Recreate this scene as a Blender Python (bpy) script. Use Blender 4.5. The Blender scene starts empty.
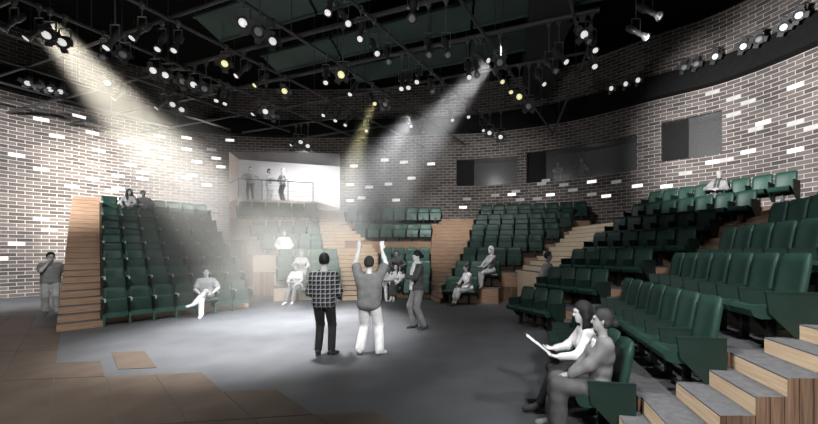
import bpy, math, random
import numpy as np
from mathutils import Vector, Matrix
random.seed(7); rng = np.random.default_rng(7)
SC = bpy.context.scene
COL = SC.collection
PI = math.pi
# ------------------------------------------------------------------ camera
H, F, CX, CY = 1.8, 350.0, 450.0, 252.0
cd = bpy.data.cameras.new('camera'); cam = bpy.data.objects.new('camera', cd); COL.objects.link(cam)
cam.location = (0, 0, H); cam.rotation_euler = (PI/2, 0, 0)
cd.sensor_width = 36; cd.lens = 36*F/818; cd.shift_x = -(CX-409)/818; cd.shift_y = (CY-212)/818
cd.clip_start = 0.05; cd.clip_end = 200
SC.camera = cam
SC.view_settings.view_transform = 'Standard'; SC.view_settings.look = 'None'
def at(px, py, Y): return Vector(((px-CX)/F*Y, Y, H+(CY-py)/F*Y))
def on_z(px, py, z): return at(px, py, F*(z-H)/(CY-py))
def flo(px, py): return on_z(px, py, 0.0)

# ------------------------------------------------------------------ helpers
class MB:
    def __init__(s): s.v = []; s.f = []; s.uv = []; s.m = []; s.sm = []
    def face(s, pts, uv=None, m=0, smooth=False):
        i = len(s.v); s.v += [tuple(p) for p in pts]; s.f.append(tuple(range(i, i+len(pts)))); s.uv.append(uv); s.m.append(m); s.sm.append(smooth)
    def mesh(s, vs, fs, m=0, smooth=False):
        i = len(s.v); s.v += [tuple(p) for p in vs]
        for f in fs: s.f.append(tuple(i+k for k in f)); s.uv.append(None); s.m.append(m); s.sm.append(smooth)
    def hexa(s, b, t, m=0):          # bottom 4, top 4 (ccw from above)
        s.mesh(list(b)+list(t), [(3,2,1,0),(4,5,6,7),(0,1,5,4),(1,2,6,5),(2,3,7,6),(3,0,4,7)], m)
    def box(s, c, d, M=None, m=0):
        x, y, z = d[0]/2, d[1]/2, d[2]/2
        P = [Vector((c[0]+a*x, c[1]+b*y, c[2]+e*z)) for e in (-1,1) for a, b in ((-1,-1),(1,-1),(1,1),(-1,1))]
        if M is not None: P = [M @ p for p in P]
        s.hexa(P[:4], P[4:], m)
    def bbox(s, c, d, bev=.01, M=None, m=0):      # bevelled box: rounded in the xy and z
        x, y, z = d[0]/2, d[1]/2, d[2]/2; b = min(bev, x*.9, y*.9, z*.9); rings = []
        for zz, ins in ((-z, b), (-z+b, 0), (z-b, 0), (z, b)):
            X, Y = x-ins, y-ins
            rings.append([(-X+b,-Y),(X-b,-Y),(X,-Y+b),(X,Y-b),(X-b,Y),(-X+b,Y),(-X,Y-b),(-X,-Y+b)])
        P = []
        for (zz, r) in zip((-z,-z+b,z-b,z), rings): P += [Vector((c[0]+a, c[1]+q, c[2]+zz)) for a, q in r]
        if M is not None: P = [M @ p for p in P]
        F_ = [tuple(range(7,-1,-1)), tuple(range(24,32))]
        for k in range(3):
            for i in range(8): F_.append((k*8+i, k*8+(i+1)%8, k*8+8+(i+1)%8, k*8+8+i))
        s.mesh(P, F_, m)
    def prism(s, poly, a, b, axis='x', M=None, m=0):   # poly in the other two axes, extruded a..b
        n = len(poly); P = []
        for q in (a, b):
            for (p0, p1) in poly:
                P.append(Vector((q,p0,p1)) if axis == 'x' else Vector((p0,q,p1)) if axis == 'y' else Vector((p0,p1,q)))
        if M is not None: P = [M @ p for p in P]
        s.mesh(P, [tuple(range(n-1,-1,-1)), tuple(range(n,2*n))]+[(i,(i+1)%n,n+(i+1)%n,n+i) for i in range(n)], m)
    def tube(s, p0, p1, r0, r1=None, n=8, m=0, cap=True):
        p0, p1 = Vector(p0), Vector(p1); r1 = r0 if r1 is None else r1
        d = (p1-p0).normalized(); a = d.orthogonal().normalized(); b = d.cross(a)
        P = [p+(a*math.cos(2*PI*i/n)+b*math.sin(2*PI*i/n))*r for p, r in ((p0,r0),(p1,r1)) for i in range(n)]
        s.mesh(P, [(i,(i+1)%n,n+(i+1)%n,n+i) for i in range(n)], m, True)
        if cap: s.mesh(P, [tuple(range(n-1,-1,-1)), tuple(range(n,2*n))], m)
    def lathe(s, prof, M=None, n=14, m=0):      # profile (r, z)
        P = []
        for r, z in prof: P += [Vector((r*math.cos(2*PI*i/n), r*math.sin(2*PI*i/n), z)) for i in range(n)]
        if M is not None: P = [M @ p for p in P]
        s.mesh(P, [(k*n+i, k*n+(i+1)%n, k*n+n+(i+1)%n, k*n+n+i) for k in range(len(prof)-1) for i in range(n)], m, True)
    def data(s, name, mats):
        me = bpy.data.meshes.new(name); me.from_pydata(s.v, [], s.f)
        mats = mats if isinstance(mats, (list, tuple)) else [mats]
        for q in mats: me.materials.append(q)
        ul = me.uv_layers.new(name='UVMap')
        for p, uv, mi, sm in zip(me.polygons, s.uv, s.m, s.sm):
            p.material_index = mi; p.use_smooth = sm
            n = p.normal
            for j, li in enumerate(p.loop_indices):
                if uv is not None: ul.data[li].uv = uv[j]; continue
                c = s.v[p.vertices[j]]
                if abs(n.z) > .7: ul.data[li].uv = (c[0], c[1])
                else:
                    l = math.hypot(n.x, n.y) or 1
                    ul.data[li].uv = ((-n.y*c[0]+n.x*c[1])/l, c[2])
        me.update()
        return me
    def build(s, name, mats, parent=None):
        return link(name, s.data(name, mats), parent)
def link(name, data, parent=None, loc=None, rz=None):
    o = bpy.data.objects.new(name, data); COL.objects.link(o)
    if parent is not None: o.parent = parent
    if loc is not None: o.location = loc
    if rz is not None: o.rotation_euler = (0, 0, rz)
    return o
def tag(o, label, cat, group=None, kind=None):
    o['label'] = label; o['category'] = cat
    if group: o['group'] = group
    if kind: o['kind'] = kind
    return o
def empty(name, loc=(0,0,0), rz=0):
    o = bpy.data.objects.new(name, None); COL.objects.link(o); o.location = loc; o.rotation_euler = (0,0,rz); o.empty_display_size = .1
    return o
def struct(o): o['kind'] = 'structure'; return o
ORD = ['first','second','third','fourth','fifth','sixth','seventh','eighth','ninth','tenth','eleventh','twelfth','thirteenth','fourteenth','fifteenth','sixteenth','seventeenth','eighteenth','nineteenth','twentieth','twenty-first','twenty-second','twenty-third','twenty-fourth','twenty-fifth','twenty-sixth']

# ------------------------------------------------------------------ materials
def nodes(name):
    m = bpy.data.materials.new(name); m.use_nodes = True
    nt = m.node_tree; b = nt.nodes['Principled BSDF']
    return m, nt, b
def N(nt, t, **kw):
    n = nt.nodes.new(t)
    for k, v in kw.items():
        if hasattr(n, k) and k not in n.inputs: setattr(n, k, v)
        else: n.inputs[k].default_value = v
    return n
def c4(c): return (c[0], c[1], c[2], 1) if not isinstance(c, (int, float)) else (c, c, c, 1)
def mix(nt, fac, a, b):
    n = nt.nodes.new('ShaderNodeMix'); n.data_type = 'RGBA'
    for i, v in ((0, fac), (6, a), (7, b)):
        if hasattr(v, 'is_output'): nt.links.new(v, n.inputs[i])
        else: n.inputs[i].default_value = v if i == 0 else c4(v)
    return n.outputs[2]
def ramp(nt, src, a, b):
    n = nt.nodes.new('ShaderNodeMapRange'); n.inputs[1].default_value = a; n.inputs[2].default_value = b
    nt.links.new(src, n.inputs[0]); return n.outputs[0]
def plain(name, col, rough=.6, metal=0, var=.15, scale=6, alpha=1, emit=None, estr=0, spec=.5, bump=0, coord='Object'):
    m, nt, b = nodes(name)
    b.inputs['Roughness'].default_value = rough; b.inputs['Metallic'].default_value = metal
    b.inputs['Specular IOR Level'].default_value = spec
    tc = nt.nodes.new('ShaderNodeTexCoord')
    nz = N(nt, 'ShaderNodeTexNoise', Scale=scale, Detail=4.0)
    nt.links.new(tc.outputs[coord], nz.inputs['Vector'])
    c = c4(col); f = ramp(nt, nz.outputs['Fac'], .3, .7)
    o = mix(nt, f, tuple(x*(1-var) for x in c[:3]), tuple(min(1, x*(1+var)) for x in c[:3]))
    nt.links.new(o, b.inputs['Base Color'])
    if bump:
        bp = N(nt, 'ShaderNodeBump', Strength=bump, Distance=.02); nt.links.new(nz.outputs['Fac'], bp.inputs['Height']); nt.links.new(bp.outputs[0], b.inputs['Normal'])
    if emit is not None:
        b.inputs['Emission Color'].default_value = c4(emit); b.inputs['Emission Strength'].default_value = estr
    if alpha < 1: b.inputs['Alpha'].default_value = alpha
    return m
def wood(name, ca, cb, along='u', plank=.0, rough=.45):
    m, nt, b = nodes(name); b.inputs['Roughness'].default_value = rough; b.inputs['Specular IOR Level'].default_value = .3
    uv = nt.nodes.new('ShaderNodeUVMap')
    mp = nt.nodes.new('ShaderNodeMapping'); nt.links.new(uv.outputs[0], mp.inputs[0])
    mp.inputs['Scale'].default_value = (1.2, 22, 1) if along == 'u' else (22, 1.2, 1)
    nz = N(nt, 'ShaderNodeTexNoise', Scale=1.6, Detail=5.0, Distortion=.6); nt.links.new(mp.outputs[0], nz.inputs[0])
    col = mix(nt, ramp(nt, nz.outputs['Fac'], .3, .7), ca, cb)
    if plank:
        br = N(nt, 'ShaderNodeTexBrick', Scale=1.0); br.offset = .37
        br.inputs['Mortar Size'].default_value = .004; br.inputs['Mortar Smooth'].default_value = .1
        rot = nt.nodes.new('ShaderNodeMapping'); nt.links.new(uv.outputs[0], rot.inputs[0])
        if along == 'v': rot.inputs['Rotation'].default_value = (0, 0, PI/2)
        nt.links.new(rot.outputs[0], br.inputs['Vector'])
        br.inputs['Brick Width'].default_value = 1.1; br.inputs['Row Height'].default_value = plank
        br.inputs['Color1'].default_value = (1.15,1.12,1.1,1); br.inputs['Color2'].default_value = (.6,.6,.62,1); br.inputs['Mortar'].default_value = (.25,.22,.2,1)
        mm = nt.nodes.new('ShaderNodeMix'); mm.data_type = 'RGBA'; mm.blend_type = 'MULTIPLY'; mm.inputs[0].default_value = 1
        nt.links.new(col, mm.inputs[6]); nt.links.new(br.outputs['Color'], mm.inputs[7]); col = mm.outputs[2]
    nt.links.new(col, b.inputs['Base Color']); return m
BW, BH, MS = .43, .147, .011
def brick_mat():
    m, nt, b = nodes('brick'); b.inputs['Roughness'].default_value = .85; b.inputs['Specular IOR Level'].default_value = .2
    uv = nt.nodes.new('ShaderNodeUVMap')
    br = N(nt, 'ShaderNodeTexBrick', Scale=1.0); br.offset = .5; br.offset_frequency = 2
    br.inputs['Brick Width'].default_value = BW; br.inputs['Row Height'].default_value = BH
    br.inputs['Mortar Size'].default_value = MS; br.inputs['Mortar Smooth'].default_value = .15
    br.inputs['Color1'].default_value = (.088,.075,.069,1); br.inputs['Color2'].default_value = (.19,.163,.15,1); br.inputs['Mortar'].default_value = (.56,.54,.52,1)
    nt.links.new(uv.outputs[0], br.inputs['Vector'])
    nz = N(nt, 'ShaderNodeTexNoise', Scale=.5, Detail=3.0); nt.links.new(uv.outputs[0], nz.inputs[0])
    mm = nt.nodes.new('ShaderNodeMix'); mm.data_type = 'RGBA'; mm.blend_type = 'MULTIPLY'; mm.inputs[0].default_value = 1
    nt.links.new(br.outputs['Color'], mm.inputs[6])
    nt.links.new(mix(nt, ramp(nt, nz.outputs['Fac'], .3, .7), (.75,.75,.75), (1.2,1.17,1.15)), mm.inputs[7])
    nt.links.new(mm.outputs[2], b.inputs['Base Color'])
    bp = N(nt, 'ShaderNodeBump', Strength=.5, Distance=.01); nt.links.new(br.outputs['Fac'], bp.inputs['Height']); bp.invert = True
    nt.links.new(bp.outputs[0], b.inputs['Normal'])
    return m
def check_mat(name, base, dark, light, s=.085):
    m, nt, b = nodes(name); b.inputs['Roughness'].default_value = .9; b.inputs['Specular IOR Level'].default_value = .1
    tc = nt.nodes.new('ShaderNodeTexCoord'); sp = nt.nodes.new('ShaderNodeSeparateXYZ'); nt.links.new(tc.outputs['Object'], sp.inputs[0])
    def bands(sock, per, ph, w):
        a = N(nt, 'ShaderNodeMath', operation='MULTIPLY_ADD'); nt.links.new(sock, a.inputs[0]); a.inputs[1].default_value = 1/per; a.inputs[2].default_value = ph
        f = N(nt, 'ShaderNodeMath', operation='FRACT'); nt.links.new(a.outputs[0], f.inputs[0])
        g = N(nt, 'ShaderNodeMath', operation='LESS_THAN'); nt.links.new(f.outputs[0], g.inputs[0]); g.inputs[1].default_value = w
        return g.outputs[0]
    col = mix(nt, bands(sp.outputs[0], s, .25, .45), base, dark)
    col = mix(nt, bands(sp.outputs[2], s, .1, .4), col, dark)
    col = mix(nt, bands(sp.outputs[0], s, .8, .16), col, light)
    col = mix(nt, bands(sp.outputs[2], s, .62, .16), col, light)
    nt.links.new(col, b.inputs['Base Color']); return m
M = {}
M['brick'] = brick_mat()
M['carpet'] = plain('grey carpet', (.115,.115,.12), .95, var=.18, scale=14, spec=.1, coord='UV')
M['stage'] = plain('stage floor', (.085,.088,.095), .55, var=.16, scale=1.6, spec=.3, coord='UV')
M['slab'] = plain('brown floor slab', (.092,.068,.052), .6, var=.22, scale=2.2, spec=.25, coord='UV')
M['riser'] = wood('pale oak', (.52,.37,.23), (.74,.57,.40), 'u')
M['oak'] = wood('warm oak boards', (.28,.17,.105), (.46,.30,.20), 'u')
M['pale'] = wood('pale plywood', (.62,.48,.34), (.78,.64,.48), 'u')
M['plank'] = wood('walnut planks', (.11,.065,.042), (.26,.165,.11), 'v', plank=.11)
M['plank_light'] = wood('light oak planks', (.34,.22,.14), (.55,.38,.26), 'v', plank=.13)
M['green'] = plain('dark green leather', (.014,.041,.031), .48, var=.2, scale=5, spec=.32)
M['green2'] = plain('dark green panel', (.009,.024,.018), .5, var=.15, scale=4, spec=.35)
M['green3'] = plain('mid green leather', (.035,.095,.072), .42, var=.2, scale=5, spec=.45)
M['metal'] = plain('dark metal', (.03,.035,.035), .4, .6, var=.1)
M['tip'] = plain('pale plastic', (.5,.55,.5), .4, var=.1)
M['black'] = plain('matt black', (.012,.012,.012), .7, var=.2, spec=.2)
M['pipe'] = plain('black pipe', (.075,.075,.077), .5, .2, var=.2, spec=.4)
M['fascia'] = plain('black gallery front', (.010,.010,.010), .7, var=.2, spec=.15)
M['ceil'] = plain('black ceiling', (.006,.006,.006), .9, var=.2, spec=.05)
M['reflector'] = plain('dark green ceiling panel', (.066,.104,.093), .7, var=.2, scale=.6, spec=.2)
M['duct'] = plain('dark grey beam', (.045,.045,.046), .8, var=.1, spec=.1)
M['white'] = plain('white plaster', (.72,.72,.73), .8, var=.05, scale=1)
M['cream'] = plain('cream plaster', (.66,.56,.50), .8, var=.06, scale=1)
M['grey_soffit'] = plain('grey soffit', (.10,.10,.105), .8, var=.08)
M['rail'] = plain('grey steel rail', (.16,.17,.18), .4, .5, var=.1)
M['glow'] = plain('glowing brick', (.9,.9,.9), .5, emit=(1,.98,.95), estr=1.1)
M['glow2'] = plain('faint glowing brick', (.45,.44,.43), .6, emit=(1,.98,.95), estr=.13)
M['lens_w'] = plain('white lit lens', (.9,.9,.9), .3, emit=(1,.98,.94), estr=.65)
M['lens_y'] = plain('yellow lit lens', (.9,.9,.6), .3, emit=(1,.93,.45), estr=.8)
M['lens_d'] = plain('dim lens', (.25,.27,.28), .15, emit=(1,1,1), estr=.03)  # a faint emission is put into this lens
M['lamp_body'] = plain('black lamp housing', (.085,.085,.088), .35, .4, var=.1)
M['lamp_grey'] = plain('grey metal lamp arm', (.2,.2,.2), .4, .5, var=.2)
# ------------------------------------------------------------------ room shell
ZG = 8.1; kf = (ZG-H)/6.1
WP = [(-16.9,13.2),(-15.8,14.6),(-15,15.9),(-12.6,18.0),(-10.4,18.55),(-7.2,18.75),(-4,18.6),(-1,18.25),(2.1,17.85),(5.6,16.35),(8.2,14.1),(9.9,12.6),(10.9,10.4)]
WP = [(a*kf, b*kf) for a, b in WP]
WP = [(-15,-5),(-17.2,0),(-18.2,6),(-18.2,10.5)] + WP + [(11.9,7.5),(12.2,4),(12,-1),(9.5,-6),(3,-8.5),(-7,-8.5)]
def catmull(P, n=14):
    out = []; L = len(P)
    for i in range(L):
        p0, p1, p2, p3 = (np.array(P[(i+k) % L], float) for k in (-1,0,1,2))
        for j in range(n):
            t = j/n
            out.append(.5*((2*p1)+(p2-p0)*t+(2*p0-5*p1+4*p2-p3)*t*t+(3*p1-p0-3*p2+p3)*t**3))
    return np.array(out)
WL = catmull(WP); WL = np.vstack([WL, WL[:1]])
WS = np.concatenate([[0], np.cumsum(np.hypot(*(np.diff(WL, axis=0).T)))])
def wall_xy(s, off=0.0):            # off > 0: inwards
    s = s % WS[-1]
    x = np.interp(s, WS, WL[:,0]); y = np.interp(s, WS, WL[:,1])
    if off:
        e = .15; a = np.array([np.interp((s+e) % WS[-1], WS, WL[:,0]), np.interp((s+e) % WS[-1], WS, WL[:,1])]); b = np.array([np.interp((s-e) % WS[-1], WS, WL[:,0]), np.interp((s-e) % WS[-1], WS, WL[:,1])])
        t = (a-b)/np.linalg.norm(a-b); n = np.array([t[1], -t[0]])   # curve runs clockwise seen from above
        x += n[0]*off; y += n[1]*off
    return float(x), float(y)
def wall_s(px):                       # arc length where the sight line through this column meets the wall
    d = WL[:,0]-(px-CX)/F*WL[:,1]
    for i in range(len(WL)-1):
        if WL[i,1] > 2 and d[i] <= 0 < d[i+1]:
            return WS[i]+(WS[i+1]-WS[i])*(-d[i])/(d[i+1]-d[i])
def wall_sz(px, py):
    s = wall_s(px); x, y = wall_xy(s); return s, H+(CY-py)*y/F
ZC = 10.8
holes = []                            # s0, s1, z0, z1
s229, s340 = wall_s(229), wall_s(340)
ZB = 4.5
holes.append((s229, s340, 3.0, 7.25))
WINS = [(456.4,517,5.33,6.75,474),(526.5,637,5.30,6.85,545.5),(661.5,722,5.5,7.12,688.5)]
for a, b, z0, z1, _ in WINS: holes.append((wall_s(a), wall_s(b), z0, z1))
def wall_part(name, sa, sb):
    ss = set(np.arange(sa, sb, .3).tolist()+[sa, sb]); zs = {0.0, ZC}
    hs = [h for h in holes if h[0] < sb and h[1] > sa]
    for h in hs:
        for q in h[:2]:
            if sa < q < sb: ss.add(q)
        zs |= {h[2], h[3]}
    ss = sorted(ss); zs = sorted(zs); mb = MB()
    for a, b in zip(ss[:-1], ss[1:]):
        if b-a < 1e-6: continue
        pa, pb = wall_xy(a), wall_xy(b)
        for z0, z1 in zip(zs[:-1], zs[1:]):
            m = (a+b)/2; zz = (z0+z1)/2
            if any(h[0] < m < h[1] and h[2] < zz < h[3] for h in hs): continue
            mb.face([(*pa,z0),(*pb,z0),(*pb,z1),(*pa,z1)], [(a,z0),(b,z0),(b,z1),(a,z1)], 0, True)
    for h in hs[:]:                    # brick reveals of the openings
        if h[1]-h[0] > 7 or h[2] < 4: continue
        d = -.28
        A, B, A2, B2 = wall_xy(h[0]), wall_xy(h[1]), wall_xy(h[0], d), wall_xy(h[1], d)
        n = 6; q = [h[0]+(h[1]-h[0])*i/n for i in range(n+1)]
        for z in h[2:]:
            for s0, s1 in zip(q[:-1], q[1:]): mb.face([(*wall_xy(s0),z),(*wall_xy(s1),z),(*wall_xy(s1,d),z),(*wall_xy(s0,d),z)], [(s0,0),(s1,0),(s1,.28),(s0,.28)])
        for P, Q in ((A, A2), (B, B2)): mb.face([(*P,h[2]),(*Q,h[2]),(*Q,h[3]),(*P,h[3])], [(0,h[2]),(.28,h[2]),(.28,h[3]),(0,h[3])])
    return struct(mb.build(name, M['brick']))
sR, sF = wall_s(560), float(WS[-1])
i_right = int(np.argmax((WL[:,1] < -1) & (WL[:,0] > 5))); s_rf = float(WS[i_right])
wall_part('wall_left', 0.0, s229); wall_part('wall_back', s229, wall_s(519)); wall_part('wall_right', wall_s(519), s_rf); wall_part('wall_front', s_rf, sF)
# floor and ceiling follow the wall
mb = MB(); mb.face([(x, y, 0) for x, y in WL[:-1][::-1]]); struct(mb.build('floor', M['stage']))
mb = MB(); mb.face([(x, y, ZC) for x, y in WL[:-1]]); struct(mb.build('ceiling', M['ceil']))
# brown paving in front and on the left, a grid of big slabs
Y0 = F*H/149; AX = -378/350
def slab_pt(i, j):
    X0 = (-9.6+60.6*i-CX)/F*Y0; Yj = Y0+.84*j
    X = (X0+AX*(Yj+.143*4.82-Y0))/(1-AX*.143); return X, Yj+.143*(X+4.82)
mb = MB()
def slab(i0, i1, j0, j1):
    g = .008; P = [slab_pt(i0+g, j0+g), slab_pt(i1-g, j0+g), slab_pt(i1-g, j1-g), slab_pt(i0+g, j1-g)]
    mb.hexa([(x, y, .0005) for x, y in P], [(x, y, .007) for x, y in P])
for i in range(-7, 6):
    top = {1: 2, 2: 1, 3: 1, 4: 0, 5: -1}.get(i, 8 if i < 0 else 6)
    for j in range(-7, top, 2): slab(i, i+1, j, min(j+2, top))
slab(2.3, 3.15, 1.38, 2.65)
o = struct(mb.build('floor_paving', M['slab']))
# gallery: a black band running round the wall
def ring(name, off0, off1, z0, z1, mat, s0=0.0, s1=None, step=.4):
    s1 = sF if s1 is None else s1; mb = MB(); ss = np.append(np.arange(s0, s1, step), s1)
    pr = [[(*wall_xy(s, o), z) for o, z in ((off0,z0),(off1,z0),(off1,z1),(off0,z1))] for s in ss]
    for a, b in zip(pr[:-1], pr[1:]):
        for i in range(4): mb.face([a[i], b[i], b[(i+1)%4], a[(i+1)%4]])
    return mb.build(name, mat)
struct(ring('trim_1', -.02, .42, ZG, ZG+.12, M['fascia'])); struct(ring('trim_2', .36, .42, ZG+.12, ZG+.85, M['fascia']))
# control-room windows in the back wall
for i, (a, b, z0, z1, mid) in enumerate(WINS):
    sa, sb, sm = wall_s(a), wall_s(b), wall_s(mid); w = struct(empty('window_%d' % (i+1), (*wall_xy((sa+sb)/2), z0)))
    def quad(name, s0, s1, off, mat, th=.02):
        A, B, C_, D = wall_xy(s0, off), wall_xy(s1, off), wall_xy(s1, off-th), wall_xy(s0, off-th)
        mb = MB(); mb.hexa([(*A,z0),(*B,z0),(*C_,z0),(*D,z0)], [(*A,z1),(*B,z1),(*C_,z1),(*D,z1)])
        o = mb.build(name, mat); o.parent = w; o.matrix_parent_inverse = Matrix.Translation(-Vector(w.location)); return o
    quad('dark_pane', sa+.01, sm, -.22, M['black']); M.setdefault('winglass', None)
    if M['winglass'] is None:
        m, nt, bb = nodes('grey window glass'); bb.inputs['Base Color'].default_value = (.16,.16,.16,1); bb.inputs['Roughness'].default_value = .25; bb.inputs['Alpha'].default_value = .4; bb.inputs['Specular IOR Level'].default_value = .3; M['winglass'] = m
    quad('glass_pane', sm, sb-.01, -.2, M['winglass'])
    # the room behind: back, ends, floor, ceiling
    mb = MB(); d = -2.2; q = [sa-.3+(sb-sa+.6)*k/8 for k in range(9)]
    for s0, s1 in zip(q[:-1], q[1:]):
        mb.face([(*wall_xy(s0,d),z0-.7),(*wall_xy(s1,d),z0-.7),(*wall_xy(s1,d),z1+.3),(*wall_xy(s0,d),z1+.3)])
        for z in (z0-.7, z1+.3): mb.face([(*wall_xy(s0,-.03),z),(*wall_xy(s1,-.03),z),(*wall_xy(s1,d),z),(*wall_xy(s0,d),z)])
    for s0 in (q[0], q[-1]): mb.face([(*wall_xy(s0,-.03),z0-.7),(*wall_xy(s0,d),z0-.7),(*wall_xy(s0,d),z1+.3),(*wall_xy(s0,-.03),z1+.3)])
    o = mb.build('room_behind', M['duct']); o.parent = w; o.matrix_parent_inverse = Matrix.Translation(-Vector(w.location))
    ld = bpy.data.lights.new('control room fill', 'POINT'); ld.energy = 45; ld.shadow_soft_size = .3; lo = link('control_room_fill', ld); lo.location = (*wall_xy((sm+sb)/2, -1.0), z1+.1)  # unseen fill added so the people behind the glass show
# glowing bricks
GB = {'beside the left stairs': [(12.7,155,1),(42,168.6,1),(39,119,1),(61.5,136,1),(35,218,1),(52,229,1),(13,242,1),(6,259,1),(66,185,1)],
 'above the left bank': [(79.6,118,1),(89,132.6,1),(103,150,1),(122,142,1),(94,180,1),(107,190,1),(131,166,1),(121,177,0),(120,187,1),(182,138,1),(188,150,1),(166,158,1),(147,179,1),(199,161,1),(216,159.5,1),(221,168,1),(193,174,1),(182,177,1),(204,184,1),(226,141,1),(156,148,0),(145,155,0),(142,171,0),(159.5,136,0),(211,149,0)],
 'above the centre bank': [(352,165.7,1),(352,184,1),(351.6,201.5,1),(362,199,1),(369.7,186,1),(381,160.5,1),(389,183,1),(400,162.5,1),(411.7,178,1),(396,201,1),(434,164,1)],
 'under the control room windows': [(467,206.7,1),(511.6,195,1),(496,195.6,0),(546,195,1),(534,198,0),(538.6,185,0),(549.6,181.5,0),(567,185,0),(576,190,0),(594,182,1),(609,195,1),(594.5,193.5,0),(619.5,183,0),(641,187,1),(512,190.5,0),(471,199,0),(519,200,0)],
 'above the right bank': [(788,88.6,1),(764.5,124,1),(747.7,152,1),(715,162.5,1),(802,150.6,1),(738,112,0),(737,97,0),(754,99.5,0),(790.5,122,0),(811,126,0),(686.7,174,0),(670.6,186,1),(714,93,0),(749,129,0),(727,158,0)]}
for zone, L in GB.items():
    L = sorted(L); used = set()
    for k, (px, py, on) in enumerate(L):
        s, z = wall_sz(px, py); row = int(z//BH); off = 0 if row % 2 else BW*.5
        col = int((s+off)//BW)
        while (row, col) in used: col += 1
        used.add((row, col)); s0 = col*BW-off+MS; s1 = (col+1)*BW-off-MS; z0 = row*BH+MS; z1 = (row+1)*BH-MS
        A, B, C_, D = wall_xy(s0, .022), wall_xy(s1, .022), wall_xy(s1, .003), wall_xy(s0, .003); cx, cy = wall_xy((s0+s1)/2); c = Vector((cx, cy, z0)); b = MB()
        b.hexa([Vector((*p, z0))-c for p in (A,B,C_,D)], [Vector((*p, z1))-c for p in (A,B,C_,D)])
        o = b.build('glowing_brick', M['glow' if on else 'glow2']); o.location = c
        tag(o, ('glowing white' if on else 'faint grey-white')+' brick in the wall, '+ORD[k]+' from left '+zone, 'wall light', 'glowing bricks '+zone)

# ------------------------------------------------------------------ seats
def chair_meshes(key, p, sy, sz, fold, tipm, body='green', panel='green2', top=.92):
    T = Matrix.Diagonal((p, sy, sz, 1))
    out = {}
    # backrest: padded slab, concave to the sitter, rounded at top
    mb = MB(); nx, nz = 8, 7; vs = []; x0, x1 = .05, .95
    for side in (0, 1):
        for j in range(nz+1):
            v = j/nz; z = .30+(top-.30)*v; yc = .40+.13*v
            for i in range(nx+1):
                u_ = i/nx; e = min(u_, 1-u_)*nx; r = 0 if e >= 1 else .018
                rr = .022 if j in (0, nz) else 0
                wide = (1-.04*max(0, v-.8)/.2*(abs(2*u_-1)**4)) ; x = .5+(u_-.5)*(x1-x0)*wide
                y = yc+.035*(1-(2*u_-1)**2)+(r+rr if side == 0 else .085-r-rr)
                vs.append(T @ Vector((x, y, z-(.015*abs(2*u_-1)**4 if j == nz else 0))))
    W = nx+1; Q = W*(nz+1); fs = []
    for j in range(nz):
        for i in range(nx):
            a = j*W+i; fs.append((a, a+1, a+W+1, a+W)); fs.append((Q+a+1, Q+a, Q+a+W, Q+a+W+1))
        a = j*W; fs.append((a+W, Q+a+W, Q+a, a)); a = j*W+nx; fs.append((a, Q+a, Q+a+W, a+W))
    for i in range(nx):
        fs.append((i, Q+i, Q+i+1, i+1)); a = nz*W+i; fs.append((a+1, Q+a+1, Q+a, a))
    mb.mesh(vs, fs, 0, True); out['backrest'] = mb.data('backrest', M[body])
    mb = MB()
    if fold: prof = [(.30,.24),(.34,.205),(.42,.22),(.47,.50),(.48,.64),(.44,.65),(.385,.60),(.33,.40)]
    else: prof = [(.03,.375),(.10,.345),(.40,.36),(.44,.42),(.42,.46),(.24,.455),(.08,.49),(.03,.48),(.0,.44)]
    mb.prism(prof, .07, .93, 'x', T); out['seat_pan'] = mb.data('seat_pan', M[body])
    pan = [(.12,.63),(.60,.63),(.60,.16),(.40,.16),(.15,.42)]
    if fold and tipm:
        mb = MB(); mb.prism([(.285,.30),(.29,.20),(.33,.19),(.345,.205),(.31,.25),(.31,.31)], .05, .95, 'x', T); out['seat_edge'] = mb.data('seat_edge', M['green3'])
    for nm, a in (('side_panel', -.03), ('end_panel', .97)):
        mb = MB(); mb.prism(pan, a, a+.06, 'x', T); mb.prism([(.115,.63),(.60,.63),(.60,.645),(.115,.645)], a-.01, a+.07, 'x', T)
        out[nm] = mb.data('side_panel', M[panel])
        if tipm:
            mb = MB(); mb.prism([(.09,.648),(.34,.648),(.34,.675),(.10,.675),(.06,.66),(.07,.60),(.09,.60)], a-.005, a+.055, 'x', T); out[nm+'_cap'] = mb.data('arm_cap', M['tip'])
    mb = MB(); mb.prism([(.24,0),(.40,0),(.40,.02),(.36,.03),(.36,.36),(.28,.36),(.28,.03),(.24,.02)], .44 if not tipm else -.03, .56 if not tipm else .06, 'x', T)
    out['foot'] = mb.data('foot', M['green3' if tipm else 'metal'])
    return out
CH = {}
def make_chair(key, P, rz, last, label, group):
    t = tag(empty('theatre_seat', P, rz), label, 'theatre seat', group); ms = CH[key]
    link('backrest', ms['backrest'], t); pan = link('seat_pan', ms['seat_pan'], t); sp = link('side_panel', ms['side_panel'], t); link('foot', ms['foot'], t)
    if 'seat_edge' in ms: link('seat_edge', ms['seat_edge'], pan)
    if 'side_panel_cap' in ms: link('arm_cap', ms['side_panel_cap'], sp)
    if last:
        ep = link('side_panel', ms['end_panel'], t)
        if 'end_panel_cap' in ms: link('arm_cap', ms['end_panel_cap'], ep)
    return t
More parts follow.
